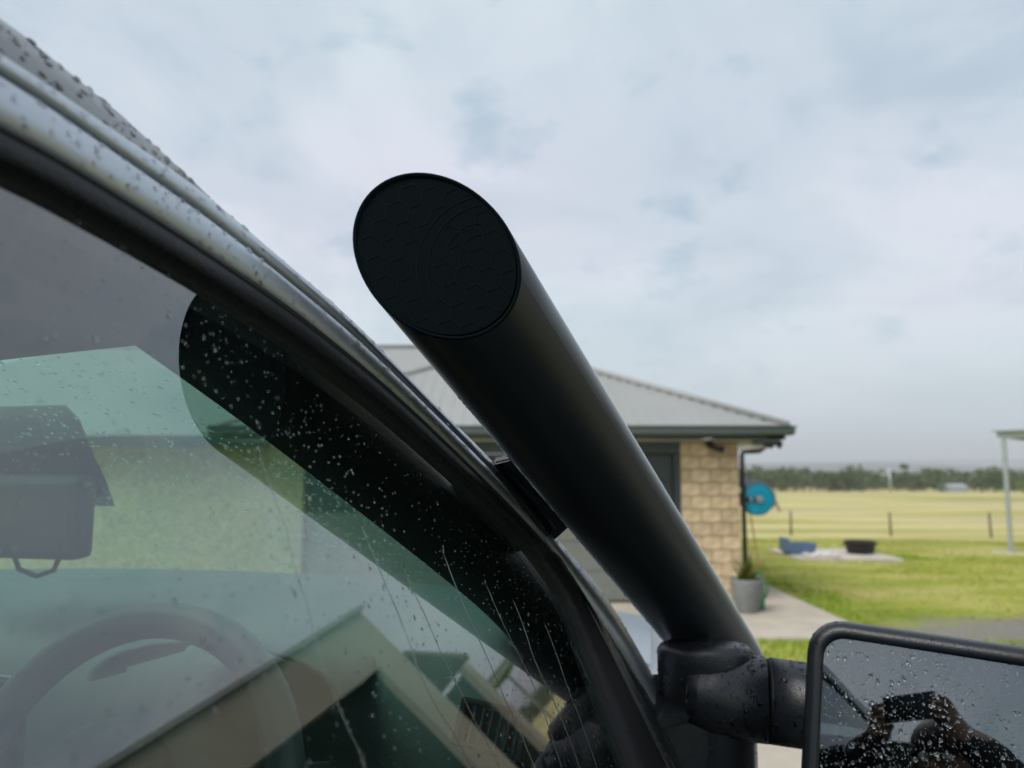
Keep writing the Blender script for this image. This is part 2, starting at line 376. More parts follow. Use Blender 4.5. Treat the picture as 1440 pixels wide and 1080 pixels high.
# garage door: sectional panels
gd = hbox('garage_door', (-3.0, 11.36, .02), (2.34, 11.40, 2.12), 'doorgrey')
for i in range(5):
    z0 = .04+i*.415
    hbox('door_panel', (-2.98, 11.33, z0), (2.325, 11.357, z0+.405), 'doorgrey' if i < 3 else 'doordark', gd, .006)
hbox('door_post', (2.34, 11.25, 0), (2.428, 11.41, 2.12), 'doordark')
# roof: front wing, hip to an apex, ridge running back
ZE = 2.50; EL_, ER = -4.05, 3.82; EY = 10.7; xa, ya, za_ = -.09, 14.67, 4.22
V = [HL(EL_, EY, ZE), HL(ER, EY, ZE), HL(xa, ya, za_), HL(ER, 21.2, ZE), HL(xa, 17.4, za_), HL(EL_, 21.2, ZE), HL(xa, 17.5, za_)]
rf = mesh('roof', V, [(0, 1, 2), (1, 3, 4, 2), (0, 2, 4, 5), (3, 5, 4)], 'roofmetal', house)
V = [HL(-13.6, 13.5, ZE-.01), HL(2.4, 13.5, ZE-.01), HL(-1.9, 17.2, 4.62), HL(-10, 17.2, 4.62), HL(-13.6, 21.2, ZE-.01), HL(2.4, 21.2, ZE-.01)]
rf2 = mesh('roof', V, [(0, 1, 2, 3), (1, 5, 2), (3, 2, 5, 4), (0, 3, 4)], 'roofmetal', house)
bm = bmesh.new()
def ribline(bm, p, q, wd=.012, ht=.007):
    p, q = Vector(p), Vector(q); d = (q-p).normalized(); s = d.cross(Vector((0, 0, 1))).normalized(); n = s.cross(d)
    vs_ = [bm.verts.new(a+s*sx*wd*k+n*hh) for a in (p, q) for sx, k, hh in ((-1, 1, 0), (-1, .5, ht), (1, .5, ht), (1, 1, 0))]
    for k in range(3): bm.faces.new((vs_[k], vs_[k+1], vs_[k+5], vs_[k+4]))
    bm.faces.new(vs_[:4]); bm.faces.new(vs_[4:])
x = EL_+.12
while x < ER-.1:
    t = (x-EL_)/(xa-EL_) if x < xa else (ER-x)/(ER-xa)
    if t > .02:
        bm = bmesh.new(); ribline(bm, HL(x, EY+.005, ZE+.002), HL(x, EY+(ya-EY)*t, ZE+(za_-ZE)*t)); bmobj('roof_rib', bm, 'roofmetal', rf)
    x += .19
tubeobj('hip_cap', [HL(EL_, EY, ZE+.01), HL(xa, ya, za_+.02)], .055, 'roofmetal', rf, 8)
tubeobj('hip_cap', [HL(ER, EY, ZE+.01), HL(xa, ya, za_+.02)], .055, 'roofmetal', rf, 8)
tubeobj('ridge_cap', [HL(-10, 17.2, 4.63), HL(-1.9, 17.2, 4.63)], .06, 'roofmetal', rf2, 8)
# foam closures under the hip cap read as a dotted line
for i in range(26):
    t = .05+i*.035; p = Vector(HL(ER+(xa-ER)*t-.09, EY+(ya-EY)*t-.03, ZE+(za_-ZE)*t+.015)); boxobj('hip_closure', p-Vector((.02, .014, .012)), p+Vector((.02, .014, .010)), 'gutter', rf)
# gutters with a quad profile, fascia, soffit
def gutter(p, q, name='gutter'):
    p, q = Vector(p), Vector(q); d = (q-p).normalized(); o_ = d.cross(Vector((0, 0, 1)))
    prof = [(0, -.13), (.06, -.13), (.10, -.10), (.10, -.035), (.125, -.02), (.125, 0), (.115, 0), (.0, -.015)]
    rws = [[a+o_*u+Vector((0, 0, z)) for u, z in prof] for a in (p, q)]
    v, f = loft(rws); f.append(tuple(range(len(prof)))); f.append(tuple(range(2*len(prof)-1, len(prof)-1, -1)))
    return mesh(name, v, f, 'gutter', house)
gutter(HL(EL_-.12, EY, ZE+.0), HL(ER+.03, EY, ZE+.0))
gutter(HL(ER, EY+.003, ZE-.002), HL(ER, 21.2, ZE-.002))
hbox('fascia', (EL_+.02, EY+.02, ZE-.17), (ER-.3, EY+.045, ZE-.02), 'fascia')
hbox('fascia', (ER-.05, EY+.05, ZE-.19), (ER-.025, 21.1, ZE-.02), 'fascia')
hbox('soffit', (EL_+.05, EY+.05, 2.302), (ER-.06, 11.5, 2.312), 'soffit')
hbox('soffit', (XR-.2, 11.51, 2.302), (ER-.06, 21, 2.312), 'soffit')
hbox('fascia', (-13.5, 13.48, ZE-.2), (EL_-.1, 13.5, ZE-.02), 'fascia')
# eave box at the corner, downpipe, white pipe, floodlight
hbox('eave_box', (ER-.42, EY+.06, ZE-.25), (ER-.12, EY+.32, ZE-.19), 'fascia', bevel=.01)
tubeobj('downpipe', [HL(3.62, 11.16, 2.32), HL(3.62, 11.16, 2.2), HL(3.56, 11.17, 2.16), HL(3.32, 11.19, 2.15), HL(3.315, 11.2, 2.10), HL(3.315, 11.2, .05)], .032, 'blackmetal', house, 10)
o = tubeobj('white_pipe', [HL(3.19, 10.98, 2.205), HL(3.55, 10.96, 2.245)], .05, 'white', house, 14)
tubeobj('pipe_elbow', [HL(3.57, 11.0, 2.265), HL(3.66, 10.99, 2.25), HL(3.72, 10.99, 2.30)], [.05, .062, .055], 'blackmetal', house, 12)
tubeobj('pipe_elbow', [HL(3.74, 11.0, 2.30), HL(3.80, 11.0, 2.25), HL(3.78, 11.0, 2.20)], [.05, .05, .03], 'blackmetal', house, 12)
fl = tubeobj('floodlight', [HL(2.82, 11.12, 2.30), HL(2.83, 11.1, 2.24), HL(2.90, 11.05, 2.20), HL(3.0, 11.0, 2.17)], [.06, .05, .04, .055], 'blackmetal', house, 12)
tubeobj('bracket', [HL(2.80, 11.19, 2.28), HL(2.82, 11.1, 2.27)], .03, 'blackmetal', house, 8)

# ------------------------------------------------------------------ hose reel on the side wall
M['reelblue'] = pmat('reel_blue', (.0, .40, .60), .35, vary=.1, vscale=12)
M['reelgrey'] = pmat('reel_grey', (.30, .33, .36), .45)
M['orange'] = pmat('hose_brown', (.42, .22, .10), .6)
M['paleblue'] = pmat('pale_blue', (.30, .45, .68), .5)
reel = empty('hose_reel', (3.27, 11.35, 1.47), 0, 'round blue retractable hose reel bracketed to the house corner', 'hose reel')
bm = bmesh.new(); lathe(bm, [(.0, -.075), (.215, -.075), (.235, -.05), (.235, .05), (.215, .075), (.12, .085), (.0, .085)], 40, M4=Matrix.Translation((.28, 0, 0)) @ Matrix.Rotation(PI/2, 4, 'X')); bmobj('drum', bm, 'reelblue', reel, True)
bm = bmesh.new()
pts = [(.28+.238*math.cos(a), 0, .238*math.sin(a)) for a in np.linspace(-.5, 2.4, 24)]
for i in range(23):
    a0, a1 = np.linspace(-.5, 2.4, 24)[i:i+2]
    q = [(.28+r*math.cos(a), y, r*math.sin(a)) for a in (a0, a1) for r, y in ((.238, -.07), (.262, -.07), (.262, .07), (.238, .07))]
    vv = [bm.verts.new(p) for p in q]
    for k in range(4): bm.faces.new((vv[k], vv[(k+1) % 4], vv[4+(k+1) % 4], vv[4+k]))
bmesh.ops.remove_doubles(bm, verts=bm.verts, dist=1e-4); bmobj('rim_guard', bm, 'reelgrey', reel)
boxobj('mount_arm', (.005, -.06, -.10), (.14, .06, .10), 'blackmetal', reel, .02)
boxobj('side_arm', (.08, -.12, -.03), (.30, -.09, .03), 'blackmetal', reel, .01)
bm = bmesh.new(); lathe(bm, [(.0, 0), (.055, 0), (.055, .03), (.03, .045), (0, .045)], 20, M4=Matrix.Translation((.285, -.12, 0)) @ Matrix.Rotation(PI/2, 4, 'X')); bmobj('hub', bm, 'reelgrey', reel, True)
bm = bmesh.new(); lathe(bm, [(.0, 0), (.03, 0), (.03, .02), (0, .02)], 16, M4=Matrix.Translation((.17, -.12, 0)) @ Matrix.Rotation(PI/2, 4, 'X')); bmobj('bolt_cover', bm, 'reelgrey', reel, True)
bm = bmesh.new(); lathe(bm, [(.0, -.05), (.08, -.05), (.085, .0), (.08, .05), (0, .05)], 20, M4=Matrix.Translation((.06, -.02, .26)) @ Matrix.Rotation(PI/2, 4, 'X')); bmobj('wall_swivel', bm, 'paleblue', reel, True)
tubeobj('hose', [(.17, -.05, -.2), (.185, -.05, -.35), (.22, -.06, -.6), (.25, -.07, -.85), (.23, -.08, -1.1), (.20, -.1, -1.38), (.1, -.12, -1.42)], .012, 'orange', reel, 8)
tubeobj('hose_end', [(.5, 0, .1), (.56, -.02, -.05), (.60, -.03, -.18)], .015, 'orange', reel, 8)

# ------------------------------------------------------------------ pot, plant, green bottle
M['pot'] = pmat('pot_grey', (.20, .21, .20), .6, vary=.15, vscale=10)
M['soil'] = pmat('soil', (.05, .035, .025), 1)
M['leafg'] = pmat('leaf_green', (.11, .20, .02), .5, vary=.4, vscale=9)
M['leafr'] = pmat('leaf_red', (.22, .12, .04), .5, vary=.3, vscale=9)
M['bottleg'] = pmat('bottle_green', (.03, .27, .09), .35)
pot = empty('plant_pot', (3.10, 10.45, .035), 0, 'ribbed grey pot standing on the concrete at the house corner', 'pot')
prof = [(0, 0), (.13, 0)]
for i in range(9):
    t = i/8; r = .135+.075*math.sin(t*1.4); prof += [(r+.008, .02+.36*t), (r+.008, .04+.36*t), (r, .05+.36*t)]
prof += [(.215, .43), (.20, .43), (.19, .38), (0, .38)]
bm = bmesh.new(); lathe(bm, prof, 32); bmobj('pot_body', bm, 'pot', pot, True)
bm = bmesh.new(); lathe(bm, [(0, .382), (.19, .382)], 20); bmobj('soil', bm, 'soil', pot)
plant = empty('potted_plant', (3.12, 10.45, .42), 0, 'spiky green and reddish plant growing in the ribbed pot', 'plant')
def leafblade(bm, base, az, lean, ln, wd):
    pts = []; p = Vector(base); el = PI/2-lean*.3
    for i in range(6):
        pts.append((p.copy(), wd*(1-(i/5)**1.6)*(.6+.4*min(1, i)))); p += Vector((math.cos(az)*math.cos(el), math.sin(az)*math.cos(el), math.sin(el)))*ln/5; el -= lean*.35
    s = Vector((-math.sin(az), math.cos(az), 0)); L_ = []
    for p, w_ in pts: L_.append((bm.verts.new(p-s*w_+Vector((0, 0, w_*.4))), bm.verts.new(p), bm.verts.new(p+s*w_+Vector((0, 0, w_*.4)))))
    for a, b in zip(L_, L_[1:]): bm.faces.new((a[0], a[1], b[1], b[0])); bm.faces.new((a[1], a[2], b[2], b[1]))
for i in range(34):
    bm = bmesh.new(); leafblade(bm, (rng.normal(0, .06), rng.normal(0, .06), -.02), rng.uniform(0, 6.28), rng.uniform(.2, 1.1), rng.uniform(.26, .50), rng.uniform(.016, .03))
    bmobj('leaf', bm, 'leafg' if rng.random() < .65 else 'leafr', plant, True)
bot = empty('green_bottle', (3.33, 10.68, .035), 0, 'green bottle with a handle beside the ribbed pot', 'bottle')
bm = bmesh.new(); lathe(bm, [(0, 0), (.07, 0), (.075, .03), (.075, .34), (.055, .42), (.025, .45), (.025, .50), (0, .50)], 24); bmobj('bottle_body', bm, 'bottleg', bot, True)
tubeobj('handle', [(.07, 0, .32), (.115, 0, .34), (.12, 0, .22), (.074, 0, .14)], .014, 'bottleg', bot, 8)

# ------------------------------------------------------------------ yard things
M['tub'] = pmat('tub_black', (.010, .011, .012), .5)
M['bluep'] = pmat('trough_blue', (.10, .17, .29), .45, vary=.2, vscale=6)
tub = empty('feed_tub', (7.72, 17.45, .05), 0, 'black round tub standing on the small concrete slab', 'tub')
bm = bmesh.new(); lathe(bm, [(0, 0), (.27, 0), (.30, .10), (.315, .24), (.34, .25), (.34, .27), (.30, .27), (.28, .06), (0, .05)], 32); bmobj('tub_body', bm, 'tub', tub, True)
for s in (-1, 1): tubeobj('handle', [(s*.32, -.06, .23), (s*.37, -.04, .20), (s*.37, .04, .20), (s*.32, .06, .23)], .014, 'tub', tub, 8)
tr = empty('blue_trough', (6.32, 17.35, .05), .08, 'blue grey plastic trough with a raised end at the slab', 'trough')
bm = bmesh.new(); Vb = []
for z, k in ((0, .86), (.24, 1), (.24, .9), (.05, .78)):
    Vb.append([bm.verts.new((sx*.32*k, sy*.22*k, z)) for sx, sy in ((-1, -1), (1, -1), (1, 1), (-1, 1))])
for A, B in zip(Vb, Vb[1:]):
    for k in range(4): bm.faces.new((A[k], A[(k+1) % 4], B[(k+1) % 4], B[k]))
bm.faces.new(Vb[0]); bm.faces.new(Vb[-1]); bmobj('trough_body', bm, 'bluep', tr)
bm = bmesh.new(); box(bm, (-.36, -.20, .06), (-.29, .20, .36), .02); bmobj('end_board', bm, 'bluep', tr)
M['stone'] = pmat('pale_stone', (.62, .60, .55), .8, vary=.2, vscale=10, obj_rand=.15)
for i in range(7):
    bm = bmesh.new(); bmesh.ops.create_icosphere(bm, subdivisions=2, radius=.075)
    for vtx in bm.verts: vtx.co = Vector((vtx.co.x*1.3, vtx.co.y, vtx.co.z*.7))*(1+.18*math.sin(vtx.co.x*40+i)*math.cos(vtx.co.y*35+i*2))
    o = bmobj('stone', bm, 'stone', None, True); o.location = (6.25+i*.095, 16.75+rng.uniform(-.15, .15), .085)
    tag(o, 'pale stone lying on the slab before the blue trough', 'stone', 'pale stones before the blue trough')
# carport frame at the right
M['galv'] = pmat('galvanised', (.42, .46, .46), .45, metal=.5, vary=.1)
cp = empty('carport', (11.35, 17.9, 0), -.75, 'slim grey steel carport frame standing on concrete footings', 'carport')
def cpost(x, y): boxobj('post', (x-.045, y-.045, .03), (x+.045, y+.045, 2.62), 'galv', cp, .006); boxobj('footing', (x-.36, y-.3, -.1), (x+.36, y+.3, .03), 'concrete2', cp, .02)
cpost(0, 0); cpost(4.5, 0); cpost(0, 5.5); cpost(4.5, 5.5)
boxobj('beam', (-.12, -.05, 2.625), (4.7, .05, 2.76), 'galv', cp, .006); boxobj('beam', (-.12, 5.45, 2.625), (4.7, 5.55, 2.76), 'galv', cp, .006)
boxobj('beam', (-.05, .055, 2.625), (.05, 5.445, 2.76), 'galv', cp, .006); boxobj('beam', (4.45, .055, 2.625), (4.55, 5.445, 2.76), 'galv', cp, .006)
boxobj('roof_sheet', (-.2, -.15, 2.764), (4.8, 5.7, 2.80), 'galv', cp)
# paddock fence
M['wood'] = pmat('weathered_post', (.11, .085, .055), .9, vary=.3, vscale=5)
M['wire'] = pmat('wire', (.16, .15, .12), .6, metal=.5)
fy = 40.; fx = [4.0+5.1*i for i in range(7)]
fence = empty('paddock_fence', (fx[0], fy, gz(fx[0], fy)), 0, 'post and wire fence crossing the paddock behind the lawn', 'fence')
for x in fx:
    z = gz(x, fy)-gz(fx[0], fy); a = rng.uniform(-.04, .04)
    tubeobj('post', [(x-fx[0], 0, z-.3), (x-fx[0]+a, 0, z+1.25)], [.06, .052], 'wood', fence, 8)
for h in (.35, .7, 1.05):
    tubeobj('wire', [(x-fx[0], -.09, gz(x, fy)-gz(fx[0], fy)+h) for x in fx], .006, 'wire', fence, 5)

# ------------------------------------------------------------------ trees
M['leaf'] = grassmat('gum_leaves', [(.05, .08, .03), (.085, .115, .045), (.13, .155, .07)], .25)
M['leaf2'] = grassmat('bright_leaves', [(.09, .16, .02), (.16, .24, .03), (.2, .28, .05)], .6)
M['bark'] = pmat('gum_bark', (.22, .18, .14), .9, vary=.3, vscale=2)
def crown_pts(h, wd, n):
    V = []; Fc = []; nb = max(7, int(n/45)); cl = [(rng.normal(0, wd*.28), rng.normal(0, wd*.28), h*rng.uniform(.18, .90), rng.uniform(.16, .28)*wd) for _ in range(nb)]
    for i in range(n):
        c = cl[i % nb]; d = rng.normal(0, 1, 3); d /= np.linalg.norm(d); r = c[3]*rng.uniform(.5, 1.1)
        p = np.array(c[:3])+d*r*np.array([1.2, 1.2, .75]); s = h*rng.uniform(.03, .065)*(1 if n > 200 else 1.4); a = rng.normal(0, 1, 3); a /= np.linalg.norm(a); b_ = np.cross(a, d); b_ /= np.linalg.norm(b_)+1e-6
        k = len(V); V += [p-a*s, p+b_*s*.7, p+a*s, p-b_*s*.7]; Fc.append((k, k+1, k+2, k+3))
    return V, Fc, cl
def trunk_bm(bm, off, h, cl):
    off = Vector(off); top = off+Vector((0, 0, h*.5)); tube(bm, [off-Vector((0, 0, .5)), off+Vector((h*.01, 0, h*.25)), top], [h*.03, h*.022, h*.013], 6)
    for c in cl[:5]: tube(bm, [off+Vector((0, 0, h*.3)), off+Vector((c[0]*.6, c[1]*.6, (c[2]+h*.3)/2)), off+Vector(c[:3])], [h*.012, h*.008, h*.004], 5)
def wood(name, n, y0, y1, az0, az1, h0, h1, nl, label):
    V = []; Fc = []; bm = bmesh.new()
    for i in range(n):
        az = math.radians(rng.uniform(az0, az1)); y = rng.uniform(y0, y1); x = y*math.tan(az); h = rng.uniform(h0, h1)
        v, f, cl = crown_pts(h, h*rng.uniform(.7, 1.1), nl); z = gz(x, y); k = len(V)
        V += [(p[0]+x, p[1]+y, p[2]+z) for p in v]; Fc += [tuple(q+k for q in ff) for ff in f]
        if i % 2 == 0: trunk_bm(bm, (x, y, z), h, cl)
    root = empty(name, (0, y0, gz(0, y0)), 0, label, 'wood'); root['kind'] = 'stuff'
    V = [(p[0], p[1]-y0, p[2]-gz(0, y0)) for p in V]
    stuff(mesh('crown', V, Fc, 'leaf', root)); bmesh.ops.translate(bm, verts=bm.verts, vec=(0, -y0, -gz(0, y0))); stuff(bmobj('trunk', bm, 'bark', root, True))
wood('gum_wood', 900, 260, 345, -40, 44, 5, 9, 130, 'long band of grey green gum trees beyond the far paddock')
wood('distant_wood', 420, 620, 950, -40, 44, 9, 15, 60, 'farther misty band of trees behind the gum wood')
def tree(x, y, h, wd, label, mat='leaf', n=420, group=None, name='gum_tree'):
    v, f, cl = crown_pts(h, wd, n); root = empty(name, (x, y, gz(x, y)), 0, label, 'tree', group)
    mesh('crown', v, f, mat, root); bm = bmesh.new(); trunk_bm(bm, (0, 0, 0), h, cl); bmobj('trunk', bm, 'bark', root, True)
tree(260*math.tan(math.radians(28.45)), 215, 4.2, 5.0, 'small bright green tree standing alone before the gum wood', 'leaf2', 360, name='paddock_tree')
tree(118, 275, 10.5, 8, 'tall gum with an open crown above the wood, left of the lone tree')
tree(138, 268, 10.5, 7.5, 'tall gum rising over the wood right above the lone bright tree')
tree(92, 285, 10, 9, 'broad gum standing out of the wood right of the hose reel')
tree(168, 272, 10, 8, 'dark gum in the wood beside the carport post')
# a pale pole and a far shed at the edge of the wood
o = tubeobj('pale_pole', [(0, 0, 0), (0, 0, 8.2)], [.5, .35], 'galv', None, 8); o.location = (127, 262, gz(127, 262)); tag(o, 'pale upright pole at the edge of the wood', 'pole')
fs = empty('far_shed', (148, 262, gz(148, 262)-.6), .2, 'tiny pale farm shed before the wood near the carport', 'shed')
boxobj('wall', (-3.5, -2.5, 0), (3.5, 2.5, 2.4), 'galv', fs)
mesh('roof', [(-3.8, -2.8, 2.4), (3.8, -2.8, 2.4), (3.8, 0, 3.6), (-3.8, 0, 3.6), (-3.8, 2.8, 2.4), (3.8, 2.8, 2.4)], [(0, 1, 2, 3), (3, 2, 5, 4), (0, 3, 4), (1, 5, 2)], 'galv', fs)
# hills
M['hill'] = pmat('hill_scrub', (.075, .095, .06), .95, vary=.3, vscale=.002)
def hill(y, hs, seed):
    r = np.random.default_rng(seed); xs = np.linspace(-y*1.4, y*1.4, 220); z = np.zeros(220)
    for k in range(9): z += (.62**k)*np.sin(xs/y*(2+1.9*k*k**.35)+r.uniform(0, 6.28))
    z = hs*(.55+.33*z)
    z = np.maximum(z, 4)
    rws = [[(x, y-700, -16) for x in xs], [(x, y-250, -14+zz_*.55) for x, zz_ in zip(xs, z)], [(x, y, -14+zz_) for x, zz_ in zip(xs, z)], [(x, y+600, -16) for x in xs]]
    v, f = loft(rws); struct(mesh('hills', v, [tuple(reversed(q)) for q in f], 'hill', smooth=True))
hill(3600, 42, 3); hill(6500, 120, 11)

# ------------------------------------------------------------------ shed right of the frame (seen in the side glass)
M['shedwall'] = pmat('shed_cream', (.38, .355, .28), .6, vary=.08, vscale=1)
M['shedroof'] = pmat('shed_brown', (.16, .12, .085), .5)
shed = empty('machinery_shed', (6.4, 6.5, 0), 0, 'cream shed with a dark open doorway, reflected in the side window', 'shed')
def sbox(n, lo, hi, mat, p=shed, bv=0): return boxobj(n, (lo[0]-6.4, lo[1]-6.5, lo[2]), (hi[0]-6.4, hi[1]-6.5, hi[2]), mat, p, bv)
X0 = 6.0
for (a, b_, z0, z1) in ((2.0, 5.1, 0, 3.95), (5.1, 7.45, 3.25, 3.95), (7.45, 7.9, 0, 3.95)): sbox('wall', (X0, a, z0), (X0+.12, b_, z1), 'shedwall')
sbox('wall', (X0+.12, 2.0, 0), (11, 2.12, 3.95), 'shedwall'); sbox('wall', (11, 2.0, 0), (11.12, 7.9, 3.95), 'shedwall')
sbox('wall', (X0+.12, 7.78, 0), (11, 7.9, 3.95), 'shedwall')
sbox('shade_lining', (X0+1.2, 2.13, 0), (X0+1.3, 7.77, 3.9), 'doordark'); sbox('shade_lining_top', (X0+.13, 2.13, 3.80), (X0+1.19, 7.77, 3.88), 'doordark'); sbox('shade_lining', (X0+.13, 7.6, 0), (X0+1.19, 7.7, 3.79), 'doordark')  # added lining, coloured dark to stand for shade inside the shed
sbox('shade_lining_floor', (X0+.13, 2.13, .012), (X0+1.19, 7.59, .03), 'doordark')  # same dark colour carries the doorway's shade across the floor
# open lean-to on its far end
mesh('lean_to_roof', [(X0-6.45, 7.91-6.5, 3.15), (4.6, 7.91-6.5, 3.15), (4.6, 8.72-6.5, 2.62), (X0-6.45, 8.72-6.5, 2.62), (X0-6.45, 7.91-6.5, 3.22), (4.6, 7.91-6.5, 3.22), (4.6, 8.72-6.5, 2.69), (X0-6.45, 8.72-6.5, 2.69)],
     [(0, 3, 2, 1), (4, 5, 6, 7), (0, 1, 5, 4), (2, 3, 7, 6), (3, 0, 4, 7), (1, 2, 6, 5)], 'shedroof', shed)
sbox('lean_to_post', (X0, 8.56, 0), (X0+.12, 8.68, 2.60), 'shedwall'); sbox('lean_to_shade', (X0+1.4, 7.91, 0), (X0+1.5, 8.68, 2.55), 'doordark'); sbox('lean_to_shade', (X0+.13, 8.58, 0), (X0+1.39, 8.66, 2.55), 'doordark')  # dark sheets paint the bay's shade, so the side window reflects little here
sbox('workbench', (X0+.3, 8.0, .75), (X0+1.3, 8.5, .85), 'shedroof')
mesh('roof', [(X0-6.46, 1.9-6.5, 3.96), (11.4-6.4, 1.7-6.5, 4.7), (11.4-6.4, 8.1-6.5, 4.7), (X0-6.46, 7.95-6.5, 3.96), (X0-6.46, 1.9-6.5, 4.02), (11.4-6.4, 1.7-6.5, 4.84), (11.4-6.4, 8.1-6.5, 4.84), (X0-6.46, 7.95-6.5, 4.02)],
     [(0, 3, 2, 1), (4, 5, 6, 7), (0, 1, 5, 4), (2, 3, 7, 6), (3, 0, 4, 7), (1, 2, 6, 5)], 'roofmetal', shed)
# ================================================================== VEHICLE
PSI = math.radians(13)
FW = Vector((math.sin(PSI), math.cos(PSI), 0)); RT = Vector((math.cos(PSI), -math.sin(PSI), 0))
OL, OF = -.95, .90                                # base of the vehicle, in metres right / forward of the lens
car = empty('vehicle', RT*OL+FW*OF, -PSI, 'dark rain-beaded vehicle with its side window, pillar and towing mirror at the left', 'car')
def C(p): return Vector((p[0]-OL, p[1]-OF, p[2]+H))       # right, forward, up-from-lens -> vehicle local
def Cs(P): return [C(p) for p in P]
def mirx(P): return [(2*OL-p[0], p[1], p[2]) for p in P]
def cm(name, verts, faces, mat, parent=car, smooth=True, both=False):
    o = mesh(name, Cs(verts), faces, mat, parent, smooth)
    if both:
        mesh(name, Cs(mirx(verts)), [tuple(reversed(f)) for f in faces], mat, parent, smooth)
    return o
def G(z, y): return -.2235+.03*y-.47*z            # side glass plane
def GN(z): n = Vector((1, -.03, .47)); n.normalize(); return n
seam = [(-1.25, 0.10300000000000001), (-0.8, 0.131), (-0.4, 0.14100000000000001), (0, 0.14200000000000002), (0.14, 0.14), (0.25, 0.137), (0.297, 0.131), (0.341, 0.123), (0.378, 0.115), (0.428, 0.103), (0.47, 0.09), (0.56, 0.056), (0.693, -0.011), (0.781, -0.061), (0.863, -0.121), (0.883, -0.188), (0.893, -0.253), (0.905, -0.328), (0.913, -0.43)]
seam = catmull([(G(z, y)+.006, y, z) for y, z in seam], 90); seam = smooth_line(seam, 3)
gapl = [(-0.30000000000000004, -1.25, 0.124), (-0.30500000000000005, -0.8, 0.158), (-0.29500000000000004, -0.4, 0.169), (-0.28600000000000003, 0, 0.17), (-0.28300000000000003, 0.14, 0.169), (-0.28, 0.253, 0.166), (-0.275, 0.306, 0.158), (-0.27, 0.34, 0.151), (-0.266, 0.376, 0.144), (-0.259, 0.414, 0.133), (-0.254, 0.445, 0.124), (-0.24, 0.524, 0.098), (-0.213, 0.627, 0.048), (-0.185, 0.727, -0.005), (-0.151, 0.811, -0.072), (-0.105, 0.889, -0.166), (-0.056, 0.965, -0.266), (-0.020999999999999998, 1.005, -0.34600000000000003), (0.003999999999999997, 1.025, -0.43)]
rail = [(-0.304, -1.25, 0.13699999999999998), (-0.309, -0.8, 0.17099999999999999), (-0.299, -0.4, 0.182), (-0.29, 0, 0.183), (-0.287, 0.14, 0.182), (-0.284, 0.256, 0.179), (-0.28, 0.309, 0.173), (-0.276, 0.343, 0.168), (-0.272, 0.379, 0.162), (-0.267, 0.418, 0.152), (-0.259, 0.453, 0.139), (-0.244, 0.533, 0.112), (-0.214, 0.644, 0.056), (-0.185, 0.759, -0.0), (-0.15, 0.851, -0.068), (-0.104, 0.987, -0.158), (-0.039, 1.052, -0.291), (-0.003999999999999997, 1.092, -0.371), (0.020999999999999998, 1.112, -0.43)]
NS = 90
gapl = smooth_line(catmull(gapl, NS), 2); rail = smooth_line(catmull(rail, NS), 2)
def frames(P):
    T = np.gradient(P, axis=0); T /= np.linalg.norm(T, axis=1)[:, None]
    Nn = np.array([GN(p[2]) for p in P]); U = np.cross(Nn, T); U /= np.linalg.norm(U, axis=1)[:, None]
    return T, Nn, U
T_, N_, U_ = frames(seam)
def off(P, u, w_): return P+U_*u+N_*w_
# glass edge line (under the seal)
gedge = off(seam, -.017, -.007)
def strip(name, rows, mat, both=True, parent=car):
    v, f = loft(rows); return cm(name, v, f, mat, parent, True, both)
wid = np.interp(-seam[:, 2], [.06, .17, .30], [0, .060, .115])[:, None]           # the frame widens into an upright front member
strip('window_seal', [off(seam, -.030-wid, -.012), off(seam, -.0165-wid, -.0052), off(seam, -.0155-wid, .0005), off(seam, -.0150-wid*.5, .0022), off(seam, -.012, .0035), off(seam, -.004, .0045), off(seam, -.0015, .001)], 'rubber')
strip('seal_trim', [off(seam, -.0022, .0008), off(seam, -.0016, .0042), off(seam, .0004, .0055), off(seam, .0022, .0042), off(seam, .0028, .0015)], 'trim')
d1 = gapl-seam
strip('door_frame', [off(seam, .0030, .001), off(seam, .0034, .0042), seam+d1*.45+N_*.0048, seam+d1*.65+N_*.0040, seam+d1*.86+N_*.0022, gapl+N_*-.0008, gapl-N_*.003, gapl-N_*.016], 'paint')
for o in car.children:
    if o.name.startswith('door_frame'):
        o.data.materials.append(M['frame'])
        for p in o.data.polygons:
            if p.center.z-H < -.085: p.material_index = 1
d2 = rail-gapl
dl = np.linalg.norm(d2, axis=1)[:, None]; e2 = d2/dl
strip('drip_rail', [gapl+e2*.004-N_*.016, gapl+e2*.004-N_*.003, gapl+e2*.0048+N_*.0008, gapl+d2*.65-N_*.0002, gapl+d2*.9-N_*.0012, rail-N_*.002, rail+e2*.003-N_*.005, rail+e2*.003-N_*.02], 'paint')
# windscreen edge line and pillar skin
wedge = [(-.30, -1.25, .15), (-.34, -.8, .19), (-.36, -.4, .20), (-.38, 0, .20), (-.38, .14, .20), (-.39, .25, .19), (-.39, .30, .195), (-.392, .34, .192), (-.395, .38, .188), (-.398, .42, .178), (-.395, .47, .156), (-.37, .58, .095), (-.335, .72, .015), (-.30, .86, -.062), (-.27, .98, -.125), (-.24, 1.11, -.19), (-.215, 1.20, -.245), (-.205, 1.27, -.29), (-.20, 1.32, -.33)]
wedge = smooth_line(catmull(wedge, NS), 2)
strip('a_pillar', [rail+e2*.0025-N_*.02, rail*.6+wedge*.4+np.array([0, .02, .0]), wedge+np.array([.012, .02, .005]), wedge], 'paint')
# inner pillar trim
inn = off(seam, -.024, -.016)
strip('pillar_trim', [inn, off(seam, -.02, -.05), wedge*.5+inn*.5+np.array([-.03, -.03, -.03]), wedge+np.array([-.02, -.03, -.012]), wedge+np.array([-.012, -.004, -.004])], 'interior')
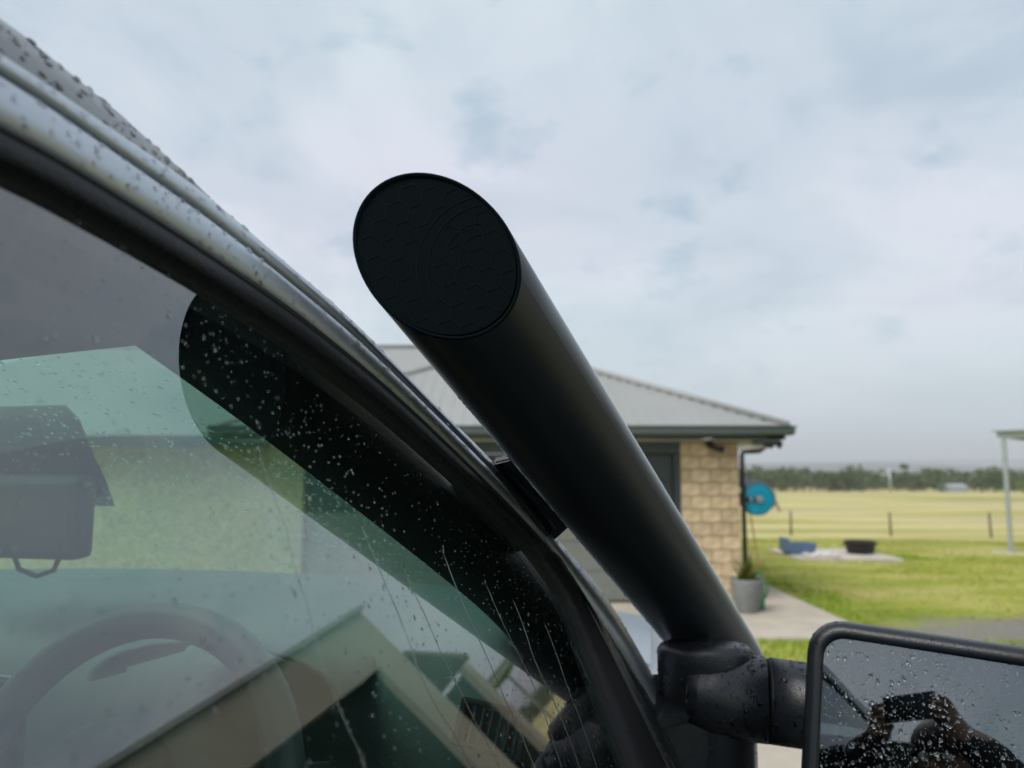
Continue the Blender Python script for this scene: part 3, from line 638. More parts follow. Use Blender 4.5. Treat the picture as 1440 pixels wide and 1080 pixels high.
# ---- side glass
belt = -.43
i0 = 0; cols = []
for i in range(NS-3):
    e = gedge[i]; y = e[1]; zt = e[2]
    cols.append([(G(z, y), y, z) for z in np.linspace(zt, belt, 26)])
v, f = loft(cols); sg = cm('side_window', v, [tuple(reversed(q)) for q in f], 'side_glass', car, True, True)
# ---- roof
def shoulder(q): return .085*(1-math.exp(-q/.06))+.045*(1-math.exp(-q/.3))
rw = []
for s in np.linspace(0, 1, 40):
    row = []
    qs = list(np.linspace(0, .20, 14))+list(np.linspace(.24, .668, 8))
    for q in qs:
        yf = .53+.10*(q/.668)**.8; y = -1.25+(yf+1.25)*s
        ye = min(y, .46); e = np.array([np.interp(ye, rail[:, 1], rail[:, k]) for k in range(3)])
        k = float(np.interp(y, [-1.25, -1.0, .33, .42, .50, .65], [.8, 1, 1, .76, .36, .2]))
        # front edge runs down into the windscreen header
        drop = float(np.interp(y, [.44, .53, .63], [0, .008, .03]))
        row.append((e[0]-q-.002, y, e[2]+shoulder(q)*k-.004-drop))
    rw.append(row+[(2*OL-p[0], p[1], p[2]) for p in reversed(row)])
v, f = loft(rw); M['roofpaint'] = pmat('roof_paint', (.010, .012, .016), .35, coat=.5, coatr=.2)
cm('roof', v, f, 'roofpaint')
rf_front = rw[-1]
# headliner
rwh = [[(p[0], p[1]-.02, p[2]-.045) for p in r[3:-3]] for r in rw]
v, f = loft(rwh); cm('headliner', v, f, 'headliner')
# ---- windscreen
ws = []
for t in np.linspace(0, 1, 26):
    a = wedge[int(round(np.interp(t, [0, 1], [np.argmin(abs(wedge[:, 1]-.44)), NS-8])))]
    row = []
    for s in np.linspace(-1, 1, 31):
        half = OL-a[0]; x = OL-half*s*-1 if False else OL+(a[0]-OL)*s
        bulge = (1-s*s)
        row.append((x, a[1]+bulge*(.15+.06*t), a[2]+bulge*.03*(1-t)))
    ws.append(row)
v, f = loft(ws); wsg = cm('windscreen', v, [tuple(reversed(q)) for q in f], 'screen_glass')
# black band around it
top = ws[0]; 
v, f = loft([[(p[0], p[1]-.008, p[2]+.03) for p in top], [(p[0], p[1]-.004, p[2]-.004) for p in ws[1]]]); cm('header_trim', v, f, 'interior')
base = ws[-1]
# ---- dash
dsh = []
for k, (dy_, dz_) in enumerate(((.02, .01), (-.02, .008), (-.16, .0), (-.26, -.01), (-.34, -.03), (-.38, -.07), (-.395, -.14), (-.36, -.24), (-.30, -.42))):
    dsh.append([(p[0], p[1]+dy_-.0*abs(s), p[2]+dz_+.022) for p, s in zip(base, np.linspace(-1, 1, 31))])
zb = -.262
dsh = [[(p[0], p[1], p[2]+.03) for p in r] for r in dsh]
v, f = loft(dsh); dash = cm('dashboard', v, f, 'dash')
# instrument hood
hd = []
for a in np.linspace(0, PI, 13):
    r = (.17*math.cos(a), .055*math.sin(a)); hd.append([(-.57+r[0]*k, y, -.262+r[1]*k2) for y, k, k2 in ((1.02, .9, .5), (.92, 1, .9), (.855, 1.02, 1.05), (.853, .96, .95), (.90, .9, .85))])
v, f = loft(hd); cm('instrument_hood', v, f, 'dash', dash)
boxobj('centre_screen', C((-1.07, .84, -.42)), C((-.83, .86, -.262)), 'screen', dash, .006)
# air vent at the driver's end of the dash
vr = Matrix.Rotation(math.radians(-24), 3, 'X') @ Matrix.Rotation(math.radians(8), 3, 'Y')
vc = C((-.224, .872, -.288)); vent = bpy.data.objects.new('air_vent', None); 
bm = bmesh.new()
for lo, hi in (((-.034, -.012, -.026), (.034, .02, -.020)), ((-.034, -.012, .020), (.034, .02, .026)), ((-.040, -.0115, -.0255), (-.033, .0195, .0255)), ((.033, -.0115, -.0255), (.040, .0195, .0255))): box(bm, lo, hi, .002)
bmesh.ops.rotate(bm, verts=bm.verts, cent=(0, 0, 0), matrix=vr); bmesh.ops.translate(bm, verts=bm.verts, vec=vc)
vent = bmobj('air_vent', bm, 'interior', car)
for k in range(6):
    x = -.026+k*.0105; bm = bmesh.new(); box(bm, (x-.0009, -.008, -.0195), (x+.0009, .012, .0195), rot=Matrix.Rotation(.35, 3, 'Z')); bmesh.ops.rotate(bm, verts=bm.verts, cent=(0, 0, 0), matrix=vr); bmesh.ops.translate(bm, verts=bm.verts, vec=vc); bmobj('vane', bm, 'wheel_skin', vent)
boxobj('airbag_sticker', C((-.165, .974, -.305)), C((-.146, .9755, -.252)), 'sticker', car, .0)
# steering wheel
wc = Vector((-.57, .70, -.332)); tl = math.radians(24)
wu = Vector((0, math.sin(tl), math.cos(tl))); wr = Vector((1, 0, 0)); wn = wr.cross(wu)       # wn points forward-down
R_ = .182
sw = tubeobj('steering_wheel', [C(wc+wr*R_*math.cos(a)+wu*R_*math.sin(a)) for a in np.linspace(0, 2*PI, 56, endpoint=False)], .0205, 'wheel_skin', car, 12, closed=True)
hb_ = []
bm = bmesh.new(); lathe(bm, [(0, -.035), (.05, -.035), (.072, -.02), (.078, .01), (.06, .04), (0, .045)], 28, M4=Matrix.Translation(C(wc+wn*.02)) @ Matrix((wr, wu, wn)).transposed().to_4x4()); bmobj('hub', bm, 'interior', sw, True)
for a, ww in ((0, .02), (PI, .02), (-PI/2, .016)):
    d = wr*math.cos(a)+wu*math.sin(a); s = wn.cross(d)
    bm = bmesh.new(); A = wc+d*.06+wn*.01; B = wc+d*(R_-.008)
    vv = [bm.verts.new(C(p+s*sx*ww*k+wn*dz_)) for p, k in ((A, 1.4), (B, .9)) for sx, dz_ in ((-1, -.006), (1, -.006), (1, .01), (-1, .01))]
    for k in range(4): bm.faces.new((vv[k], vv[(k+1) % 4], vv[4+(k+1) % 4], vv[4+k]))
    bm.faces.new(vv[:4]); bm.faces.new(vv[4:]); bmobj('spoke', bm, 'interior', sw)
    if abs(a+PI/2) > .1:
        bm = bmesh.new(); A = wc+d*.075-wn*.004; B = wc+d*(R_-.03)-wn*.008
        vv = [bm.verts.new(C(p+s*sx*.009)) for p in (A, B) for sx in (-1, 1)]; bm.faces.new((vv[0], vv[1], vv[3], vv[2])); bmesh.ops.solidify(bm, geom=bm.faces, thickness=.003); bmobj('spoke_insert', bm, 'silver', sw)
tubeobj('stalk', [C((-.50, .78, -.325)), C((-.40, .755, -.305)), C((-.36, .75, -.30))], [.006, .008, .009], 'interior', car, 10)
# rear view mirror with camera box and its windscreen cover
bm = bmesh.new(); box(bm, C((-1.16, 1.0, -.137)), C((-.905, 1.045, -.008)), .014); rvm = bmobj('rear_view_mirror', bm, 'interior', car, False)
bm = bmesh.new(); 
v, f = loft([[C((-1.05+a*k, y, z)) for a in np.linspace(-.13, .13, 9)] for k, y, z in ((.75, 1.02, .10), (1.1, 1.0, .075), (1.15, 1.02, .03), (1.12, 1.06, -.02), (1.0, 1.10, -.06))]); mesh('camera_cover', v, f, 'interior', rvm, True)
tubeobj('mirror_stem', [C((-1.03, 1.05, .0)), C((-1.03, 1.10, .05))], .012, 'interior', rvm, 8)
tubeobj('cable', [C((-1.04, 1.03, -.135)), C((-1.03, 1.03, -.155)), C((-.995, 1.03, -.165)), C((-.965, 1.03, -.155)), C((-.955, 1.03, -.133))], .004, 'interior', rvm, 6)
# ---- body below the belt
side_prof = [(-.045, -.425), (-.01, -.432), (.015, -.45), (.05, -.62), (.07, -.82), (.065, -1.1), (.03, -1.38), (-.06, -1.44)]
def side(name, y0, y1, both=True, k=1.0):
    rws = [[(p[0], y, p[1]) for p in side_prof] for y in np.linspace(y0, y1, 6)]
    v, f = loft(rws); cm(name, v, f, 'paint', car, True, both)
side('door', -.25, 1.02); side('rear_door', -1.25, -.256)
tubeobj('belt_seal', [C((-.026, y, -.421)) for y in np.linspace(-1.25, .98, 12)], .009, 'rubber', car, 8)
# front guard and bonnet
gpro = [(-.07, -.325), (.0, -.345), (.045, -.385), (.065, -.47), (.07, -.82), (.065, -1.02)]
rws = [[(p[0]-t*.05*(1 if k < 4 else .6), y, p[1]-.10*t*t) for k, p in enumerate(gpro)] for y, t in [(1.06+1.25*s, s) for s in np.linspace(0, 1, 14)]]
v, f = loft(rws); cm('front_guard', v, f, 'paint', car, True, True)
bn = []
for s in np.linspace(0, 1, 16):
    y = 1.36+.97*s; row = []
    for q in np.linspace(-1, 1, 25):
        hw = .875-.05*s; row.append((OL+hw*q, y+(.14-.05*s)*(1-q*q), -.325-.10*s*s+.045*(1-q*q)*(1-s*.3)))
    bn.append(row)
v, f = loft(bn); cm('bonnet', v, [tuple(reversed(q)) for q in f], 'paint')
cw = [[(p[0], p[1]+.015, p[2]-.004) for p in base], [(p[0]*1.0, p[1]+.11, p[2]-.045) for p in base]]
v, f = loft(cw); cm('cowl', v, [tuple(reversed(q)) for q in f], 'plastic')
boxobj('front_bumper', C((-1.88, 2.28, -1.35)), C((-.02, 2.55, -.50)), 'plastic', car, .06)
boxobj('cab_floor', C((-1.86, -1.2, -1.40)), C((-.04, 2.2, -1.30)), 'interior', car)
boxobj('cab_rear', C((-1.75, -1.30, -1.30)), C((-.15, -1.26, .12)), 'interior', car)
boxobj('firewall', C((-1.82, 1.2, -1.30)), C((-.08, 1.24, -.36)), 'interior', car)
boxobj('tray', C((-1.9, -3.0, -1.15)), C((0, -1.34, -.42)), 'paint', car, .03)
for s in (0, 1):
    cx = -.57 if s == 0 else -1.33
    bm = bmesh.new(); box(bm, C((cx-.25, -.35, -1.1)), C((cx+.25, .2, -.82)), .06); st = bmobj('seat', bm, 'interior', car, True)
    bm = bmesh.new(); box(bm, C((cx-.24, -.50, -.85)), C((cx+.24, -.36, -.16)), .06); bmobj('backrest', bm, 'interior', st, True)
    bm = bmesh.new(); box(bm, C((cx-.13, -.52, -.12)), C((cx+.13, -.42, .03)), .04); bmobj('headrest', bm, 'interior', st, True)
for y in (1.85, -2.0):
    for x in (-.10, -1.80):
        bm = bmesh.new(); lathe(bm, [(.24, -.12), (.36, -.13), (.395, -.09), (.40, .0), (.395, .09), (.36, .13), (.24, .12)], 36, M4=Matrix.Translation(C((x, y, .40-H))) @ Matrix.Rotation(PI/2, 4, 'Y')); wh = bmobj('wheel', bm, 'tyre', car, True)
        bm = bmesh.new(); lathe(bm, [(0, .05), (.10, .06), (.23, .10), (.245, .12), (.245, -.12), (0, -.1)], 28, M4=Matrix.Translation(C((x, y, .40-H))) @ Matrix.Rotation(PI/2*(1 if x > -1 else -1), 4, 'Y')); bmobj('rim', bm, 'blackmetal', wh, True)

# ------------------------------------------------------------------ snorkel
A0 = np.array([-.16608, .56721, .13156]); ax = np.array([.24894, .82932, -.50025]); ax /= np.linalg.norm(ax); SR = .055
e1 = np.cross(ax, [0, 0, 1]); e1 /= np.linalg.norm(e1); e2_ = np.cross(ax, e1)
C0 = A0-ax*.050
ci, cj = .60, .50
seg = 72
rws = []
def ringpt(base_, th, r, sh): return base_+(e1*math.cos(th)+e2_*math.sin(th))*r+ax*sh
stations = [(0., 1.)]
ths = np.linspace(0, 2*PI, seg+1)
rws = [[ringpt(C0, t, SR-.0035, (ci*math.cos(t)+cj*math.sin(t))*SR+.012) for t in ths],
       [ringpt(C0, t, SR-.0032, (ci*math.cos(t)+cj*math.sin(t))*SR+.0005) for t in ths],
       [ringpt(C0, t, SR-.0018, (ci*math.cos(t)+cj*math.sin(t))*SR-.0008) for t in ths],
       [ringpt(C0, t, SR-.0004, (ci*math.cos(t)+cj*math.sin(t))*SR-.0002) for t in ths],
       [ringpt(C0, t, SR, (ci*math.cos(t)+cj*math.sin(t))*SR+.0015) for t in ths]]
for d in np.linspace(.08, .90, 26): rws.append([ringpt(C0, t, SR, d) for t in ths])
# elbow into the front guard
cur = C0+ax*.90; dirv = ax.copy()
for k in range(14):
    tgt = np.array([-.75, .45, -.48]); dirv = dirv*.86+tgt/np.linalg.norm(tgt)*.14; dirv /= np.linalg.norm(dirv); cur = cur+dirv*.02
    q1 = np.cross(dirv, [0, 0, 1]); q1 /= np.linalg.norm(q1); q2 = np.cross(dirv, q1); rws.append([cur+(q1*math.cos(t)+q2*math.sin(t))*SR for t in ths])
v, f = loft(rws); snk = cm('snorkel', v, f, 'snorkel'); snk.data.materials.append(M['snorkel_cap'])
for k in range(4*seg): snk.data.polygons[k].material_index = 1
# end cap: a plate a little inside the cut, with honeycomb ribs and an arched emblem standing proud
def cap(a, b_, h=0.):       # plate coordinates in units of the tube radius
    return C0+(e1*a+e2_*b_)*SR+ax*((ci*a+cj*b_)*SR+.0006-h)
cv = [cap(0, 0)]; cf = []
for r in (.3, .6, .945):
    for t in ths[:-1]: cv.append(cap(r*math.cos(t), r*math.sin(t)))
for k in range(seg): cf.append((0, 1+k, 1+(k+1) % seg))
for q in range(2):
    for k in range(seg): k2 = (k+1) % seg; a = 1+q*seg; cf.append((a+k, a+seg+k, a+seg+k2, a+k2))
capo = cm('end_cap', cv, cf, 'snorkel_cap', snk, False)
# face axes as the camera side sees them: project world right / up on the plate
pm = np.cross(e1+ci*ax, e2_+cj*ax); pm /= np.linalg.norm(pm)
if pm[1] > 0: pm = -pm                                # outward = rearward
fr = np.array([1., 0, 0]); fr -= pm*(fr@pm); fr /= np.linalg.norm(fr); fu = np.cross(fr, pm); fu = fu if fu[2] > 0 else -fu
Bm = np.array([[e1@e1, 0], [0, 1]])
def plate2ab(x, y):       # metres on the plate -> tube units (drop the axial component)
    p = fr*x+fu*y; p = p-pm*0; a = p@e1; b_ = p@e2_; return a/SR, b_/SR
def inside(x, y, m_=.90): a, b_ = plate2ab(x, y); return a*a+b_*b_ < m_*m_
def ridge(V, Fc, pts, wd=.0005, h=.0005):
    P3 = []
    for x, y in pts: P3.append((x, y))
    for (xa_, ya_), (xb, yb) in zip(P3, P3[1:]):
        if not (inside(xa_, ya_, .94) and inside(xb, yb, .94)): continue
        dx_, dy_ = xb-xa_, yb-ya_; ln = math.hypot(dx_, dy_) or 1; nx, ny = -dy_/ln*wd, dx_/ln*wd; b0 = len(V)
        for (x, y) in ((xa_, ya_), (xb, yb)):
            for sx, hh in ((-1, 0.), (-.55, h), (.55, h), (1, 0.)): a, b_ = plate2ab(x+nx*sx, y+ny*sx); V.append(cap(a, b_, hh))
        for k in range(3): Fc.append((b0+k, b0+k+1, b0+k+5, b0+k+4))
# emblem: two long arches and a small inner shield, honeycomb elsewhere
def arch(x0, y0, sx, sy, a0, a1, n=26): return [(x0+sx*math.cos(a), y0+sy*math.sin(a)) for a in np.linspace(a0, a1, n)]
V = []; Fc = []
arches = [arch(.040, -.010, .054, .056, 1.75, 3.75), arch(.040, -.010, .046, .049, 1.75, 3.75), arch(.032, -.006, .026, .030, 1.55, 4.1), arch(.032, -.004, .015, .019, 1.5, 3.6)]
def emblem_zone(x, y):
    d1_ = math.hypot((x-.040)/.0555, (y+.010)/.0575); d2_ = math.hypot((x-.040)/.0445, (y+.010)/.0475); an = math.atan2((y+.010), (x-.040)) % (2*PI)
    return d1_ < 1 and d2_ > 1 and 1.7 < an < 3.8
hs = .0095
for r in range(-9, 10):
    for c in range(-9, 10):
        cx = hs*math.sqrt(3)*(c+.5*(r % 2)); cy = hs*1.5*r
        ang = math.radians(-6); cx, cy = cx*math.cos(ang)-cy*math.sin(ang), cx*math.sin(ang)+cy*math.cos(ang)
        crn = [(cx+hs*math.cos(PI/6+PI/3*k+ang), cy+hs*math.sin(PI/6+PI/3*k+ang)) for k in range(6)]
        for k in (0, 1, 2):
            p, q = crn[k], crn[(k+1) % 6]; sub = [(p[0]+(q[0]-p[0])*t, p[1]+(q[1]-p[1])*t) for t in np.linspace(0, 1, 5)]
            for a, b_ in zip(sub, sub[1:]):
                if not emblem_zone(*a) and not emblem_zone(*b_): ridge(V, Fc, [a, b_])
cm('honeycomb_rib', V, Fc, 'cap_line', snk, False)
for ar in arches:
    V = []; Fc = []; ridge(V, Fc, ar, .00055, .0006)
    if V: cm('emblem_line', V, Fc, 'cap_line', snk, False)
# pillar bracket
def onrail(y): return np.array([np.interp(y, rail[:, 1], rail[:, k]) for k in range(3)])
bk = []
for yy, sh in ((.735, 0), (.915, 0)):
    pass
ra, rb = onrail(.745), onrail(.850)
ta = A0+ax*((ra-A0)@ax)-0; tb = A0+ax*((rb-A0)@ax)
def towards(p, q, r): d = q-p; return q-d/np.linalg.norm(d)*r
lo_a, lo_b = ra-np.array([0, 0, .012]), rb-np.array([0, 0, .012])
sa, sb_ = towards(ra, ta, SR*.9), towards(rb, tb, SR*.9)
thk = np.cross(rb-ra, sa-ra); thk = thk/np.linalg.norm(thk)*.004
bm = bmesh.new()
q = [lo_a, lo_b, rb+ax*.004, sb_, sa, ra-ax*.004]
top_ = [bm.verts.new(C(p+thk)) for p in q]; bot_ = [bm.verts.new(C(p-thk)) for p in q]
bm.faces.new(top_); bm.faces.new(bot_[::-1])
for k in range(6): bm.faces.new((top_[k], top_[(k+1) % 6], bot_[(k+1) % 6], bot_[k]))
bmesh.ops.bevel(bm, geom=[e for e in bm.edges], offset=.0015, segments=2, affect='EDGES')
bmobj('pillar_bracket', bm, 'snorkel', snk)
# foot of the bracket, clamped over the drip rail
iA, iB = np.argmin(abs(rail[:, 1]-.745)), np.argmin(abs(rail[:, 1]-.855))
sl_ = slice(iA, iB+1)
v, f = loft([(gapl+N_*.003)[sl_]-U_[sl_]*.004, (gapl+N_*.0075)[sl_]-U_[sl_]*.003, (rail+N_*.008)[sl_], (rail+e2*.008+N_*.003)[sl_], (rail+e2*.008-N_*.02)[sl_]])
cm('bracket_foot', v, f, 'snorkel', snk)

# ------------------------------------------------------------------ towing mirror
def cray(x, y, d):         # direction helper used only to place the mirror parts in the vehicle frame
    p = math.atan(120/1088); a = ((x-720)/1088, 1, (540-y)/1088); wy = math.cos(p)*a[1]-math.sin(p)*a[2]; wz = math.sin(p)*a[1]+math.cos(p)*a[2]
    w_ = Vector((a[0], wy, wz)); return Vector((w_.dot(RT), w_.dot(FW), wz))*d
MP = Vector((.1744, .7897, -.2087))*1.0; MN = Vector((-.2088, -.9455, .2499)).normalized()
MP = -MN*.82*1.185
me_ = Vector((0, 0, 1)).cross(MN).normalized(); mu_ = MN.cross(me_)
ro = math.radians(-4); ME = me_*math.cos(ro)+mu_*math.sin(ro); MU = -me_*math.sin(ro)+mu_*math.cos(ro)
def MQ(a, b_, c=0.): return C(MP+ME*a+MU*b_+MN*c)
def rrect(x0, x1, y0, y1, r, n=7):
    pts = []
    for cx, cy, a0 in ((x1-r, y1-r, 0), (x0+r, y1-r, PI/2), (x0+r, y0+r, PI), (x1-r, y0+r, 1.5*PI)):
        for a in np.linspace(a0, a0+PI/2, n): pts.append((cx+r*math.cos(a), cy+r*math.sin(a)))
    return pts
gx0, gx1, gy0, gy1 = -.071, .150, -.245, .0545
def lay(x0, x1, y0, y1, r, c): return [MQ(a, b_, c) for a, b_ in rrect(x0, x1, y0, y1, r)+[rrect(x0, x1, y0, y1, r)[0]]]
hous = [lay(gx0+.001, gx1-.001, gy0+.001, gy1-.001, .022, -.012), lay(gx0-.001, gx1+.001, gy0-.001, gy1+.001, .023, .003), lay(gx0-.006, gx1+.006, gy0-.006, gy1+.006, .027, .007), lay(gx0-.014, gx1+.014, gy0-.014, gy1+.015, .034, .003),
        lay(gx0-.0185, gx1+.018, gy0-.018, gy1+.020, .038, -.012), lay(gx0-.019, gx1+.018, gy0-.018, gy1+.020, .038, -.03), lay(gx0-.012, gx1+.012, gy0-.012, gy1+.010, .036, -.075), lay(gx0+.01, gx1-.01, gy0+.01, gy1-.015, .03, -.105)]
v, f = loft(hous); n_ = len(hous[0]); f.append(tuple(range(7*n_, 8*n_-1)))
tm = mesh('towing_mirror', v, f, 'plastic', car, True)
RM = 2.4
gv = []; gf = []; na, nb_ = 40, 50
for i in range(na):
    for j in range(nb_):
        a = gx0-.0005+(gx1-gx0+.001)*i/(na-1); b_ = gy0-.0005+(gy1-gy0+.001)*j/(nb_-1); gv.append(MQ(a, b_, RM-.0-(RM-math.sqrt(RM*RM-a*a-b_*b_))-RM-.004+.003))
for i in range(na-1):
    for j in range(nb_-1):
        a = gx0+(gx1-gx0)*(i+.5)/(na-1); b_ = gy0+(gy1-gy0)*(j+.5)/(nb_-1)
        # rounded corners
        ok = True
        for sx, cx in ((-1, gx0+.02), (1, gx1-.02)):
            for sy, cy in ((-1, gy0+.02), (1, gy1-.02)):
                if (a-cx)*sx > 0 and (b_-cy)*sy > 0 and math.hypot(a-cx, b_-cy) > .023: ok = False
        if ok: gf.append((i*nb_+j, (i+1)*nb_+j, (i+1)*nb_+j+1, i*nb_+j+1))
mg = mesh('mirror_glass', gv, gf, 'mirror', tm, True)
# arm, pivot and door sail
def MR(x, y, d): return C(cray(x, y, d))
p0, p1_, p2_, p3_ = cray(985, 975, .955), cray(1078, 984, .935), cray(1140, 993, .925), cray(1230, 1010, .915)
tubeobj('arm', [C(p) for p in (p0+(p0-p1_)*.2, p0, p1_)], [.046, .0495, .0495], 'plastic', tm, 32)
tubeobj('arm_collar', [C(p1_+(p2_-p1_)*t) for t in (-.01, .03, .05)], [.0475, .0475, .0475], 'rubber', tm, 32)
tubeobj('arm_tube', [C(p) for p in (p1_+(p2_-p1_)*.05, p2_, p3_)], [.0492, .049, .049], 'plastic', tm, 32)
pc = cray(992, 965, .955)
bm = bmesh.new(); lathe(bm, [(0, -.115), (.040, -.115), (.046, -.10), (.0475, .030), (.0475, .043), (.044, .049), (.036, .0525), (0, .0535)], 40, M4=Matrix.Translation(C(pc))); bmesh.ops.scale(bm, verts=bm.verts, vec=(1.22, .8, 1), space=Matrix.Translation(-C(pc))); bmobj('pivot', bm, 'plastic', tm, True)
bm = bmesh.new()
sp_ = [(-.088, .955, -.278), (-.035, .965, -.292), (.028, .985, -.306), (.052, 1.0, -.322), (.062, 1.005, -.35), (.062, 1.0, -.44), (-.05, .96, -.44)]
A = [bm.verts.new(C(p)) for p in sp_]; B = [bm.verts.new(C((p[0]+.015, p[1]+.13, p[2]-.004))) for p in sp_]
bm.faces.new(A); bm.faces.new(B[::-1])
for k in range(len(A)): bm.faces.new((A[k], A[(k+1) % len(A)], B[(k+1) % len(A)], B[k]))
bmesh.ops.bevel(bm, geom=list(bm.edges), offset=.004, segments=3, affect='EDGES'); bmobj('sail_base', bm, 'plastic', tm)
bm = bmesh.new()
A = [bm.verts.new(C(p)) for p in ((-.085, .95, -.276), (-.06, 1.05, -.262), (-.02, 1.10, -.270), (-.01, .97, -.285), (-.045, .94, -.287))]; B = [bm.verts.new(vv.co-Vector((0, 0, .012))) for vv in A]
bm.faces.new(A); bm.faces.new(B[::-1])
for k in range(5): bm.faces.new((A[k], A[(k+1) % 5], B[(k+1) % 5], B[k]))
bmesh.ops.bevel(bm, geom=list(bm.edges), offset=.003, segments=2, affect='EDGES'); bmobj('sail_cap', bm, 'plastic', tm)
# sail triangle in front of the window
iS = np.argmin(abs(seam[:, 2]+.12)); iS = np.where(seam[:, 2] < -.10)[0][0]
v, f = loft([(seam-N_*.004)[iS-2:], (gapl-N_*.006)[iS-2:]]); cm('sail_panel', v, f, 'frame', car, True, True)

# ------------------------------------------------------------------ rain
EYE = C((0, 0, 0))
def scatter(o, n, r0, r1, hk=.38, st=1.0, cond=None, maxk=40):
    me = o.data; items = []
    ar = np.array([p.area for p in me.polygons]); cen = np.array([p.center for p in me.polygons])
    dist = np.linalg.norm(cen-np.array(EYE), axis=1); wgt = ar*np.array([1. if (cond is None or cond(c)) else 0. for c in cen])
    if wgt.sum() == 0: return items
    idx = rng.choice(len(ar), n, p=wgt/wgt.sum())
    for i in idx:
        p = me.polygons[i]; vs_ = [np.array(me.vertices[k].co) for k in p.vertices]; a, b_ = rng.random(2)
        if len(vs_) == 4: q = (vs_[0]*(1-a)+vs_[1]*a)*(1-b_)+(vs_[3]*(1-a)+vs_[2]*a)*b_
        else:
            if a+b_ > 1: a, b_ = 1-a, 1-b_
            q = vs_[0]+(vs_[1]-vs_[0])*a+(vs_[2]-vs_[0])*b_
        n_ = np.array(p.normal)
        if n_ @ (np.array(EYE)-q) < 0: n_ = -n_
        r = math.exp(rng.uniform(math.log(r0), math.log(r1)))
        items.append((q, n_, (0, 0, -1) if abs(n_[2]) < .97 else (0, 1, 0), r, r*hk*rng.uniform(.8, 1.3), st*rng.uniform(.9, 1.25)))
    return items
carobj = {}
for o in car.children: carobj.setdefault(o.name.split('.')[0], []).append(o)
# side window: fine mist of beads, a few runs
items = []
cl_ = [(rng.uniform(.15, .95), rng.uniform(-.4, .12), rng.uniform(.02, .08)) for _ in range(60)]
while len(items) < 3800:
    if rng.random() < .55: c = cl_[rng.integers(len(cl_))]; y, z = rng.normal(c[0], c[2]), rng.normal(c[1], c[2]*1.4)
    else: y, z = rng.uniform(.05, .98), rng.uniform(-.42, .135)
    zt = np.interp(y, gedge[:, 1], gedge[:, 2])
    if not (.05 < y < .975) or z > zt-.003 or z < -.42: continue
    r = math.exp(rng.normal(math.log(.00041), .38)); r = min(r, .00105)
    n_ = GN(z); items.append((C((G(z, y), y, z))+n_*.0002, n_, (0, 0, -1), r, r*.42, rng.choice([1, 1.1, 1.3, 1.8])))
sgw = carobj['side_window'][0]
drops_mesh('raindrops', items, 'water', sgw)
bm = bmesh.new()
for y, z0, z1, r in ((.36, .01, -.42, .00028), (.44, -.03, -.40, .0003), (.475, -.06, -.42, .00026), (.55, -.06, -.42, .00034), (.61, -.09, -.40, .0003), (.66, -.11, -.42, .0004), (.72, -.14, -.38, .00036), (.78, -.17, -.42, .0003), (.86, -.2, -.42, .0004)):
    pts = []; yy = y; z = z0; dv = 0.
    while z > z1:
        pts.append(C((G(z, yy)+.0001, yy, z))); dv = dv*.8+rng.normal(0, .0010); yy += dv; z -= .008
    tube(bm, pts, [r*rng.uniform(.6, 1.1) for _ in pts], 6)
    for k in range(0, len(pts), 9): 
        if rng.random() < .4: tube(bm, [pts[k]+Vector((0, 0, .003)), pts[k], pts[k]-Vector((0, 0, .004))], [r*.5, r*2.0, r*.6], 6)
stuff(bmobj('rain_run', bm, 'water', sgw, True))
# windscreen
it = []
for o in [wsg]:
    me = o.data; it = scatter(o, 1500, .0010, .0030, .4, 1.1, lambda c: c[0] > -.35)
nr, nc = len(ws), len(ws[0])
def wpt(t, u):
    i = min(int(t*(nr-1)), nr-2); j = min(int(u*(nc-1)), nc-2); a, b_ = t*(nr-1)-i, u*(nc-1)-j
    g = lambda m_, n__: np.array(ws[m_][n__], float)
    return (g(i, j)*(1-b_)+g(i, j+1)*b_)*(1-a)+(g(i+1, j)*(1-b_)+g(i+1, j+1)*b_)*a
for k in range(46):
    t0, u0 = rng.uniform(.05, .75), rng.uniform(.45, .95); sl_ = rng.uniform(.35, .55)
    for q_ in np.arange(0, rng.uniform(.15, .4), .006):
        t, u = t0+q_+rng.normal(0, .002), u0+q_*sl_+rng.normal(0, .0015)
        if t > .97 or u > .985 or rng.random() < .35: continue
        p = wpt(t, u); n_ = np.cross(wpt(min(t+.02, 1), u)-p, wpt(t, min(u+.02, 1))-p); n_ = n_ if n_[2] < 0 else -n_; r = rng.uniform(.0008, .0019)
        it.append((np.array(C(p)), n_/np.linalg.norm(n_), (0, 0, -1), r, r*.7, 1.2))
it = [(q, tuple(-np.array(n)), d, r, h*1.3, s) for q, n, d, r, h, s in it]
drops_mesh('raindrops', it, 'water', wsg, True)
near = lambda a, b_: (lambda c: a < c[1]+OF < b_)
for nm, n, r0, r1 in (('door_frame', 1500, .0005, .0019), ('drip_rail', 1500, .0005, .0020), ('roof', 3000, .0007, .0025), ('sail_panel', 120, .0006, .0016), ('front_guard', 500, .001, .003), ('bonnet', 700, .001, .003)):
    o = carobj[nm][0] if nm in carobj else None
    if nm == 'roof': it = scatter(o, n, r0, r1, .45, 1, lambda c: c[0]+OL > -.62 and -.2 < c[1]+OF < .6)
    else: it = scatter(o, n, r0, r1, .42, 1.1, lambda c: c[1]+OF > .1)
    drops_mesh('raindrops', it, 'water', o)
drops_mesh('raindrops', scatter(snk, 700, .0006, .0018, .45, 1.1, lambda c: .60 < c[1]+OF < 1.15 and (Vector(c)-C(A0)-Vector(ax)*(Vector(c)-C(A0)).dot(Vector(ax))).x < -.028), 'water', snk)
tmk = {}
for o in tm.children: tmk.setdefault(o.name.split('.')[0], []).append(o)
